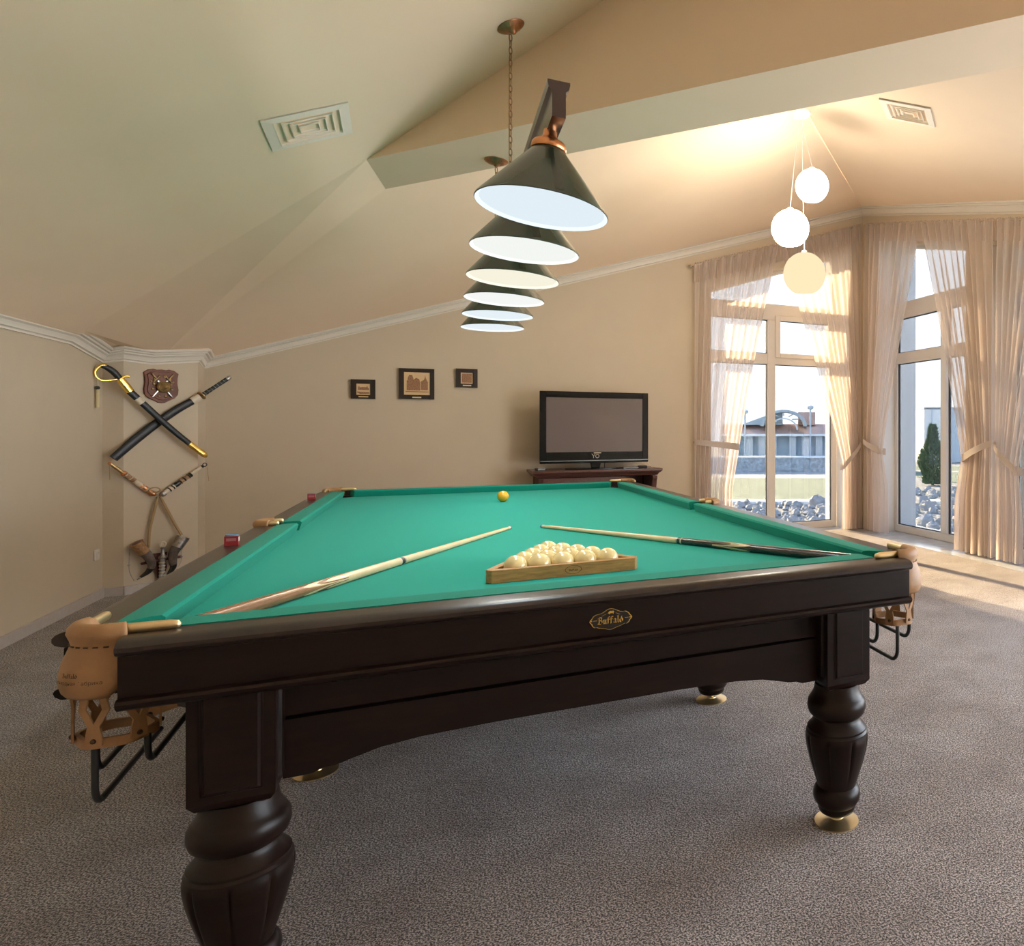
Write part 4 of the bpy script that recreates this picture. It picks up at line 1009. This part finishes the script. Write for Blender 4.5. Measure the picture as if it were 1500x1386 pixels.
for s_ in (-1, 1):
    a, b = PP(cs_-s_*0.072, cz+0.094, 0.034), PP(cs_+s_*0.066, cz-0.094, 0.034)
    sw = G().tube([tuple(lerp(a, b, 0.30)), tuple(lerp(a, b, 0.9)), tuple(b)], [0.008, 0.007, 0.001], 8, flat=0.4, up=(0, 0, 1)).ob('small_sword', 'steel', o, 50)
    G().tube([tuple(lerp(a, b, t)) for t in (0, 0.02, 0.06, 0.2, 0.24)], [0.003, 0.009, 0.006, 0.007, 0.008], 10).ob('hilt', 'oldbrass', sw, 50)
    q = lerp(a, b, 0.24); d = V(0.028*0.8, 0, s_*0.028)
    G().tube([tuple(q-d), tuple(q), tuple(q+d)], [0.004, 0.005, 0.004], 8).ob('guard', 'oldbrass', sw, 50)
g = G()
for s_ in (-1, 1):
    for (x, z, r) in ((0.052, 0.01, 0.012), (0.062, -0.028, 0.010), (0.048, 0.048, 0.012), (0.018, 0.070, 0.012), (0.020, -0.085, 0.010), (0.070, 0.03, 0.008), (0.04, -0.06, 0.009)): g.sphere(tuple(PP(cs_+s_*x, cz+z, 0.028)), r, 10, 6, (1, 0.6, 1))
g.ob('relief_ornament', 'oldbrass', o, 60)
# katana
o = pil('katana', 'long black sheathed curved sword with black handle rising to the right', 'sword')
sweep('scabbard', 'blackleather', [PP(-0.070, 1.046, 0.028), PP(0.06, 1.185, 0.028), PP(0.20, 1.320, 0.028), PP(0.33, 1.428, 0.028), PP(0.432, 1.500, 0.030)], [0.030, 0.033, 0.032, 0.030, 0.028], o, 0.45)
sweep('scabbard_mouth', 'bone', [PP(0.424, 1.494, 0.030), PP(0.45, 1.513, 0.030), PP(0.478, 1.534, 0.031)], 0.0295, o, 0.55)
d_ = (PP(0.60, 1.640, 0)-PP(0.432, 1.500, 0)).normalized()
G().lathe([(0.036, -0.004), (0.037, 0.0), (0.036, 0.004)], 30, mt=d_.to_track_quat('Z', 'Y').to_matrix(), c=tuple(PP(0.490, 1.545, 0.034))).ob('guard_disc', 'oldbrass', o, 40)
sweep('grip', 'blackleather', [PP(0.494, 1.548, 0.033), PP(0.58, 1.618, 0.036), PP(0.672, 1.695, 0.040)], [0.018, 0.016, 0.017], o, 0.7)
g = G()
for i in range(8):
    q = lerp(PP(0.510, 1.561, 0.034), PP(0.664, 1.688, 0.039), i/7); g.tube([tuple(q+V(-0.012, -0.014, 0.014)), tuple(q+V(0.002, -0.015, 0.0)), tuple(q+V(0.014, -0.014, -0.012))], 0.0022, 5)
g.ob('grip_wrap', 'pewter', o)
sweep('pommel_cap', 'pewter', [PP(0.668, 1.692, 0.040), PP(0.685, 1.706, 0.041), PP(0.698, 1.717, 0.041)], [0.018, 0.018, 0.012], o, 0.75)
# sabre
o = pil('sabre', 'black sabre with gilt hilt, tassel and gilt scabbard tip crossing in front', 'sword')
sweep('scabbard', 'blackleather', [PP(0.002, 1.562, 0.070), PP(0.10, 1.452, 0.072), PP(0.20, 1.340, 0.074), PP(0.30, 1.235, 0.074), PP(0.392, 1.146, 0.073)], [0.025, 0.024, 0.023, 0.022, 0.021], o, 0.5)
sweep('scabbard_throat', 'gold', [PP(-0.048, 1.645, 0.068), PP(-0.02, 1.602, 0.069), PP(0.012, 1.552, 0.070)], [0.026, 0.029, 0.027], o, 0.6)
sweep('scabbard_band', 'bone', [PP(0.052, 1.503, 0.071), PP(0.064, 1.490, 0.071), PP(0.084, 1.468, 0.071)], 0.026, o, 0.55)
sweep('scabbard_tip', 'gold', [PP(0.386, 1.151, 0.073), PP(0.44, 1.102, 0.072), PP(0.486, 1.062, 0.071), PP(0.510, 1.043, 0.071)], [0.023, 0.022, 0.025, 0.014], o, 0.5)
sweep('grip', 'blackleather', [PP(-0.050, 1.648, 0.068), PP(-0.082, 1.692, 0.067), PP(-0.118, 1.722, 0.066), PP(-0.150, 1.735, 0.066)], [0.021, 0.023, 0.021, 0.016], o, 0.75)
sweep('pommel', 'gold', [PP(-0.118, 1.731, 0.066), PP(-0.140, 1.741, 0.066), PP(-0.162, 1.738, 0.066)], [0.010, 0.017, 0.012], o, 0.8)
sweep('cross_guard', 'gold', [PP(-0.092, 1.634, 0.068), PP(-0.05, 1.648, 0.068), PP(-0.015, 1.668, 0.069), PP(0.004, 1.668, 0.069)], [0.007, 0.012, 0.009, 0.012], o, 0.9)
sweep('knuckle_bow', 'gold', [PP(-0.158, 1.738, 0.066), PP(-0.186, 1.70, 0.066), PP(-0.184, 1.655, 0.066), PP(-0.150, 1.628, 0.067), PP(-0.092, 1.634, 0.068)], [0.009, 0.010, 0.008, 0.006, 0.006], o, 0.6)
ts = G().tube([tuple(PP(-0.172, 1.72, 0.062)), tuple(PP(-0.170, 1.58, 0.05))], 0.003, 6).ob('tassel_cord', 'tassel', o)
G().sphere(tuple(PP(-0.170, 1.572, 0.05)), 0.0145, 14, 10).ob('tassel_bead', 'blackrod', ts, 60)
G().lathe([(0.009, 0.0), (0.012, -0.02), (0.011, -0.13), (0.0125, -0.135), (0.001, -0.136)], 16, c=tuple(PP(-0.168, 1.560, 0.05)), lobes=lambda i, t: 0.1*abs(math.sin(6*t))).ob('tassel_skirt', 'tassel', ts, 60)
# two ornate daggers meeting in a V
def dagger(label, a, b, mats, ring=False, fl=1):
    o = pil('dagger', label, 'dagger'); a, b = PP(*a, 0.028), PP(*b, 0.030)
    segs = [('pommel', 0.0, 0.05, [0.006, 0.014, 0.010]), ('grip', 0.05, 0.30, [0.010, 0.014, 0.012]), ('guard', 0.29, 0.34, [0.018, 0.022, 0.018]), ('sheath', 0.34, 0.58, [0.017, 0.017, 0.018]), ('sheath_band', 0.57, 0.68, [0.019, 0.021, 0.019]), ('sheath_end', 0.68, 0.90, [0.018, 0.020, 0.015]), ('sheath_tip', 0.90, 1.0, [0.020, 0.022, 0.008])]
    for (nm, t0, t1, r), m in zip(segs, mats):
        sweep(nm, m, [lerp(a, b, lerp(t0, t1, k)) for k in (0, 0.5, 1)], r, o, 0.75)
    for t in (0.36, 0.46, 0.55, 0.72, 0.80):
        q = lerp(a, b, t); d = (b-a).normalized()
        G().lathe([(0.0195, -0.004), (0.021, 0), (0.0195, 0.004)], 18, mt=d.to_track_quat('Z', 'Y').to_matrix(), c=tuple(q)).ob('sheath_ring', mats[4], o, 40)
    if ring:
        c = a+(a-b).normalized()*0.012
        G().tube([tuple(c+V(0.014*math.cos(2*PI*i/16), 0, 0.014*math.sin(2*PI*i/16))) for i in range(16)], 0.004, 6, True).ob('ring', 'horntip', o, 60)
    G().tube([tuple(a+V(0.02*fl, 0, -0.015)), tuple(a+V(0.022*fl, -0.005, -0.07)), tuple(a+V(0.030*fl, 0, -0.13))], 0.0022, 5).ob('hanging_thread', 'rope', o)
    return o
o = dagger('ornate copper and wood dagger slanting down from the left', (-0.100, 1.018), (0.185, 0.745), ['copper', 'oldbrass', 'copper', 'tanwood', 'bone', 'copper', 'copper'], fl=0.3)
G().tube([tuple(PP(0.17+0.035*math.cos(t), 0.79+0.02*math.sin(t), 0.05)) for t in [2*PI*i/18 for i in range(18)]], 0.004, 6, True).ob('loop', 'rope', o, 60)
o = dagger('ornate black, bone and wood dagger slanting down from the right', (0.505, 0.966), (0.215, 0.740), ['horntip', 'bone', 'horntip', 'tanwood', 'horntip', 'bone', 'pewter'], ring=True, fl=1.3)
# drinking horns on a holder
def horn(label, pts, rad, mouth_m, cordpts, chain_pts):
    o = pil('drinking_horn', label, 'drinking horn')
    p = path(pts, 10); n = len(p); rr = []
    for i in range(n):
        t = i/(n-1)*(len(rad)-1); j = min(int(t), len(rad)-2); rr.append(lerp(rad[j], rad[j+1], t-j))
    c1 = int(n*0.24); c2 = int(n*0.62); c3 = int(n*0.86)
    G().tube([tuple(q) for q in p[:c1+1]], [r*1.06 for r in rr[:c1+1]], 18).ob('rim_band', mouth_m, o, 60)
    d = (p[1]-p[0]).normalized()
    G().lathe([(rr[0]*0.92, -0.002), (rr[0]*0.5, -0.001), (0.001, 0.0)], 18, mt=(-d).to_track_quat('Z', 'Y').to_matrix(), c=tuple(p[0]+d*-0.0015)).ob('horn_mouth', 'reddark', o, 40)
    G().tube([tuple(q) for q in p[c1-1:c2+1]], rr[c1-1:c2+1], 18).ob('horn_body', 'horn', o, 60)
    G().tube([tuple(q) for q in p[c2-1:c3+1]], rr[c2-1:c3+1], 18).ob('horn_dark_end', 'horntip', o, 60)
    G().tube([tuple(q) for q in p[c3-1:]], rr[c3-1:], 12).ob('horn_tip', 'pewter', o, 60)
    for cp in cordpts: G().tube([tuple(q) for q in path(cp, 8)], 0.0095, 10).ob('carrying_cord', 'rope', o, 60)
    ch = path(chain_pts, 8)
    G().tube([tuple(q) for q in ch], 0.0024, 5).ob('chain', 'pewter', o, 60)
    q = ch[len(ch)//2]; G().sphere(tuple(q), 0.008, 10, 6, (1.3, 1, 0.7)).ob('chain_bead', 'pewter', o, 60)
    return o
horn('left drinking horn with a red brown mouth hanging on the corner pillar', [PP(0.052, 0.395, 0.06), PP(0.085, 0.340, 0.06), PP(0.128, 0.275, 0.06), PP(0.148, 0.215, 0.06), PP(0.128, 0.165, 0.06), PP(0.085, 0.130, 0.055), PP(0.062, 0.108, 0.05)], [0.042, 0.037, 0.032, 0.026, 0.020, 0.010, 0.004], 'tanwood', [[PP(0.200, 0.735, 0.03), PP(0.172, 0.60, 0.028), PP(0.148, 0.47, 0.028), PP(0.140, 0.345, 0.035)]], [PP(0.022, 0.390, 0.045), PP(0.018, 0.28, 0.04), PP(0.020, 0.18, 0.04), PP(0.045, 0.105, 0.045)])
horn('right drinking horn with a silver rim hanging on the corner pillar', [PP(0.352, 0.400, 0.06), PP(0.322, 0.345, 0.06), PP(0.288, 0.285, 0.06), PP(0.282, 0.225, 0.06), PP(0.285, 0.170, 0.06), PP(0.258, 0.120, 0.055), PP(0.230, 0.085, 0.05)], [0.042, 0.037, 0.032, 0.027, 0.021, 0.012, 0.005], 'pewter', [[PP(0.215, 0.735, 0.03), PP(0.262, 0.62, 0.03), PP(0.312, 0.50, 0.032), PP(0.350, 0.415, 0.04)]], [PP(0.365, 0.375, 0.045), PP(0.350, 0.28, 0.04), PP(0.345, 0.20, 0.04), PP(0.300, 0.12, 0.045)])
o = pil('horn_holder', 'red wooden wall holder with a silver dagger between the drinking horns', 'holder')
G().rings([[PP(0.222+x, 0.20+z, a) for x, z in ((-0.045, 0.09), (0.045, 0.09), (0.035, 0.03), (0.042, -0.03), (0.02, -0.11), (-0.02, -0.11), (-0.042, -0.03), (-0.035, 0.03))] for a in (0.002, 0.020)]).ob('back_board', 'reddark', o, None, 0.004)
sweep('cross_bar', 'reddark', [PP(0.095, 0.225, 0.03), PP(0.222, 0.238, 0.028), PP(0.355, 0.240, 0.03)], [0.010, 0.014, 0.010], o, 0.9)
dg2 = sweep('dagger_sheath', 'pewter', [PP(0.222, 0.245, 0.045), PP(0.220, 0.17, 0.045), PP(0.214, 0.07, 0.045)], [0.020, 0.018, 0.016], o, 0.7)
for z in (0.215, 0.19, 0.165, 0.14, 0.115): G().lathe([(0.019, -0.004), (0.0215, 0), (0.019, 0.004)], 16, c=tuple(PP(0.219, z, 0.045))).ob('sheath_ring', 'bone', dg2, 40)
G().lathe([(0.024, 0), (0.030, 0.010), (0.022, 0.024), (0.013, 0.034), (0.012, 0.075), (0.016, 0.088), (0.010, 0.094)], 20, c=tuple(PP(0.224, 0.245, 0.045))).ob('dagger_grip', 'pewter', o, 50)
G().tube([tuple(PP(0.226+0.017*math.cos(2*PI*i/16), 0.356+0.020*math.sin(2*PI*i/16), 0.045)) for i in range(16)], 0.0065, 8, True).ob('dagger_ring', 'bone', o, 60)
# wall socket
o = thing('wall_socket', 'white wall socket low on the left wall beside the pillar', 'socket', (XL, 3.655, 0.336))
box('plate', 'outlet', 0, 0.011, -0.04, 0.04, -0.04, 0.04, o, 0.004)
G().lathe([(0.024, 0.0), (0.024, 0.004), (0.019, 0.004), (0.018, -0.004), (0.001, -0.004)], 24, mt=Matrix.Rotation(PI/2, 3, 'Y'), c=(0.0115, 0, 0)).ob('socket_well', 'outlet', o, 40)

# ================================================================== OUTSIDE
cY, sY = math.cos(YAW), math.sin(YAW)
def site(a, d, z): return (-0.388+a*cY+d*sY, -3.337-a*sY+d*cY, z)      # garden axes, turned against the room
GZ = -3.0
M['lawn'] = mat('garden_lawn', (0.125, 0.175, 0.135), 0.95, var=(0.6, 0.25, 4), bump=(8, 0.4, 0.05))  # garden haze is put into most colours below as a pale bluish tint
M['gravel'] = mat('pale_path', (0.34, 0.37, 0.40), 0.9, var=(1.5, 0.12, 3))
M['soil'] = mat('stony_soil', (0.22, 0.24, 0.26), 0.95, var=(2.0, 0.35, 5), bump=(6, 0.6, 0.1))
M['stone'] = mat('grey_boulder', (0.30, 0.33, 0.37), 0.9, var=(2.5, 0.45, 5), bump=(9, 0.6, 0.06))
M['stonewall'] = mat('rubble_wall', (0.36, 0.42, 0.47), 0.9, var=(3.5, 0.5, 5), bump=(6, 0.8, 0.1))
M['facade'] = mat('hazy_facade', (0.34, 0.44, 0.52), 0.9, var=(0.5, 0.2, 3))  # haze over the far wall is painted in as blue-grey
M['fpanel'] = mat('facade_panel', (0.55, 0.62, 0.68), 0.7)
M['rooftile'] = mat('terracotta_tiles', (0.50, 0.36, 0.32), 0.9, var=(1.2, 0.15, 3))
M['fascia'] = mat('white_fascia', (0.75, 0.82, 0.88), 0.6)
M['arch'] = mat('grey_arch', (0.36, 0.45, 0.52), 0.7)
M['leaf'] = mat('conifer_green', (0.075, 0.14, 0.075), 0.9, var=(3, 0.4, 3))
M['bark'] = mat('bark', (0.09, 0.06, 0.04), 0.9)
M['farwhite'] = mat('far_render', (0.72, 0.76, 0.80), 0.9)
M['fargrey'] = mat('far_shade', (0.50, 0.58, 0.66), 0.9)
def slab(name, m, pts, z0, z1, label, kind='structure', cat=None):
    return G().rings([[site(a, d, z) for a, d in pts] for z in (z0, z1)]).ob(name, m, label=label, kind=kind, cat=cat)
slab('garden_ground', 'soil', [(-60, 8), (90, 8), (140, 170), (-110, 170)], GZ-0.6, GZ-0.04, 'stony garden ground outside the windows')
slab('garden_lawn', 'lawn', [(-30, 42.5), (9.2, 42.5), (9.2, 62.5), (-30, 64)], GZ-0.3, GZ, 'pale green lawn beyond the rocks')
slab('garden_lawn', 'lawn', [(11.5, 58), (60, 58), (60, 84), (11.5, 84)], GZ-0.3, GZ, 'green lawn behind the conifer')
slab('garden_path', 'gravel', [(-40, 64), (9.2, 62.5), (9.2, 72), (-40, 72)], GZ-0.3, GZ+0.01, 'pale path in front of the stone wall')
slab('garden_kerb', 'fascia', [(-30, 41.2), (9.2, 41.2), (9.2, 42.5), (-30, 42.5)], GZ-0.3, GZ+0.12, 'white kerb along the lawn')
slab('garden_path', 'gravel', [(11, 74), (30, 66), (30, 68.5), (11, 76.5)], GZ-0.29, GZ+0.02, 'pale footpath crossing the far lawn')
o = thing('garden_wall', 'long low rubble stone wall in front of the far pavilion', 'wall', site(-6, 72.4, GZ), kind='structure')
g = G().rings([[Vector(site(a, d, z))-Vector(site(-6, 72.4, GZ)) for a, d in ((-22, 72), (12, 72), (12, 73), (-22, 73))] for z in (GZ, GZ+1.45)]); g.ob('wall_body', 'stonewall', o)
g = G().rings([[Vector(site(a, d, z))-Vector(site(-6, 72.4, GZ)) for a, d in ((-22, 71.9), (12, 71.9), (12, 73.1), (-22, 73.1))] for z in (GZ+1.45, GZ+1.62)]); g.ob('coping', 'fascia', o)
# boulders
rock_mes = []
for q in range(6):
    rn = random.Random(50+q); g = G().sphere((0, 0, 0), 1.0, 9, 6)
    g.v = [tuple(Vector(p)*(0.78+0.45*rn.random())) for p in g.v]; me = g.mesh('boulder', 25); me.materials.append(M['stone']); rock_mes.append(me)
rn = random.Random(5); put = []; tries = 0
while len(put) < 290 and tries < 40000:
    tries += 1
    left = len(put) % 2 == 0
    d = rn.uniform(28, 40.6) if left else rn.uniform(27, 50)
    a = d*(rn.uniform(-0.125, 0.075) if left else rn.uniform(0.155, 0.27))
    s_ = rn.uniform(0.13, 0.36)*(1.5 if rn.random() < 0.12 else 1)
    if any((a-u)**2+(d-w)**2 < (1.12*(s_+t))**2 for u, w, t in put): continue
    put.append((a, d, s_))
    r = link('boulder', rock_mes[len(put) % 6], 'stone', loc=site(a, d, GZ+s_*0.2), rot=(0, 0, rn.random()*6), label='grey boulder on the stony bank outside the left window' if left else 'grey boulder on the stony bank outside the glazed door', cat='boulder', group='boulders outside the left window' if left else 'boulders outside the glazed door')
    r.scale = (s_, s_*rn.uniform(0.75, 1.0), s_*rn.uniform(0.65, 1.0))
# far pavilion
o = thing('garden_pavilion', 'far pavilion with tiled roof and arched gable seen through the left window', 'building', site(-2, 82, GZ), -YAW)
def lb(nm, m, a0, a1, d0, d1, z0, z1, par=o): return box(nm, m, a0+2, a1+2, d0-82, d1-82, z0-GZ, z1-GZ, par)
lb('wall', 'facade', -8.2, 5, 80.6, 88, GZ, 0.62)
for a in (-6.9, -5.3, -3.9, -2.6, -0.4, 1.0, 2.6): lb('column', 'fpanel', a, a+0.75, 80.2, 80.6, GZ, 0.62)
lb('doorway', 'farwhite', 1.15, 1.85, 80.1, 80.25, GZ+0.4, 0.45)
lb('fascia', 'fascia', -7.2, 5.2, 79.6, 80.2, 0.62, 0.86)
G().rings([[(a+2, d-82, z-GZ) for a, d, z in ((-8.2, 79.8, 0.86), (5.2, 79.8, 0.86), (5.2, 83, 2.02), (-8.2, 83, 2.02))], [(a+2, d-82, z-GZ) for a, d, z in ((-8.2, 88, 0.86), (5.2, 88, 0.86), (5.2, 84.5, 2.0), (-8.2, 84.5, 2.0))]]).ob('roof', 'rooftile', o)
ca_ = -1.05
def archring(r0, r1, y0, y1, z0, hk, a0=0, a1=PI, n=24):
    g = G(); rs = []
    for i in range(n+1):
        t = lerp(a0, a1, i/n); rs.append([(ca_+2+r*math.cos(t), y-82, z0-GZ+r*math.sin(t)*hk) for r, y in ((r0, y0), (r1, y0), (r1, y1), (r0, y1))])
    return g.rings(rs)
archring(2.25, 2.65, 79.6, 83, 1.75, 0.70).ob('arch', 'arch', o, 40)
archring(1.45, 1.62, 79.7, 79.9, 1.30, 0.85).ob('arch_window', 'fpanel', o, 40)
for t in (30, 60, 90, 120, 150):
    t = math.radians(t); G().tube([(ca_+2+1.1*math.cos(t), -2.2, 2.15-GZ+0.75*math.sin(t)), (ca_+2+2.3*math.cos(t), -2.2, 1.75-GZ+1.61*math.sin(t))], 0.06, 6).ob('truss_spoke', 'arch', o)
G().rings([[(a+2, y-82, z-GZ) for a, z in ((-6.0, 1.9), (-3.3, 2.9), (-1.2, 3.5), (-1.2, 1.9))] for y in (81, 84)]).ob('gable_roof', 'arch', o)
lb('chimney_block', 'rooftile', 0.6, 2.6, 82, 84, 1.9, 3.4)
for a, d, h in ((-5.3, 78, 3.6), (1.95, 79, 4.1)):
    p = thing('lamp_post', 'thin garden lamp post %s the far pavilion' % ('left of' if a < 0 else 'right of the arch of'), 'lamp post', site(a, d, GZ))
    G().tube([(0, 0, 0), (0, 0, h-GZ-0.4)], 0.10, 8).ob('post', 'fargrey', p, 60); G().lathe([(0.12, 0), (0.35, 0.1), (0.38, 0.35), (0.05, 0.5)], 12, c=(0, 0, h-GZ-0.5)).ob('lantern', 'fargrey', p, 40)
# conifer and far buildings right
o = thing('conifer', 'dense green conifer seen through the glazed door', 'tree', site(10.9, 55, GZ))
rn = random.Random(9); g = G()
for i in range(5200):
    h = rn.random()**1.15; R = 1.35*math.sin(PI*(0.16+0.84*(1-h)*0.62+0.0))*(0.80+0.2*math.sin(9*h+4))*math.sqrt(rn.uniform(0.35, 1)); R *= (1-h)**0.35
    t = rn.random()*6.283; c = Vector((R*math.cos(t), R*math.sin(t), 0.1+4.5*h)); s_ = rn.uniform(0.07, 0.17)
    d = Vector((math.cos(t)*0.6+rn.uniform(-.5, .5), math.sin(t)*0.6+rn.uniform(-.5, .5), 0.9)).normalized(); w = d.cross(Vector((rn.uniform(-1, 1), rn.uniform(-1, 1), rn.uniform(-1, 1)))).normalized()
    g.quad(c-w*s_*0.5, c+w*s_*0.5, c+d*s_*2.2)
g.ob('foliage', 'leaf', o, kind='stuff'); G().tube([(0, 0, 0), (0, 0, 3.6)], [0.12, 0.03], 8).ob('trunk', 'bark', o)
o = thing('far_building', 'hazy grey flat roofed building far beyond the conifer', 'building', site(19.4, 96, GZ), -YAW)
box('wall', 'farwhite', -1.9, 0.55, -2, 6, 0, 7.1, o); box('side_wall', 'fargrey', 0.55, 3.4, -1.9, 6, 0, 7.2, o); box('downpipe', 'fargrey', -0.95, -0.8, -2.1, -2, 0, 7.0, o)
box('parapet', 'fargrey', -1.95, 3.45, -2.05, 6, 7.2, 7.4, o)
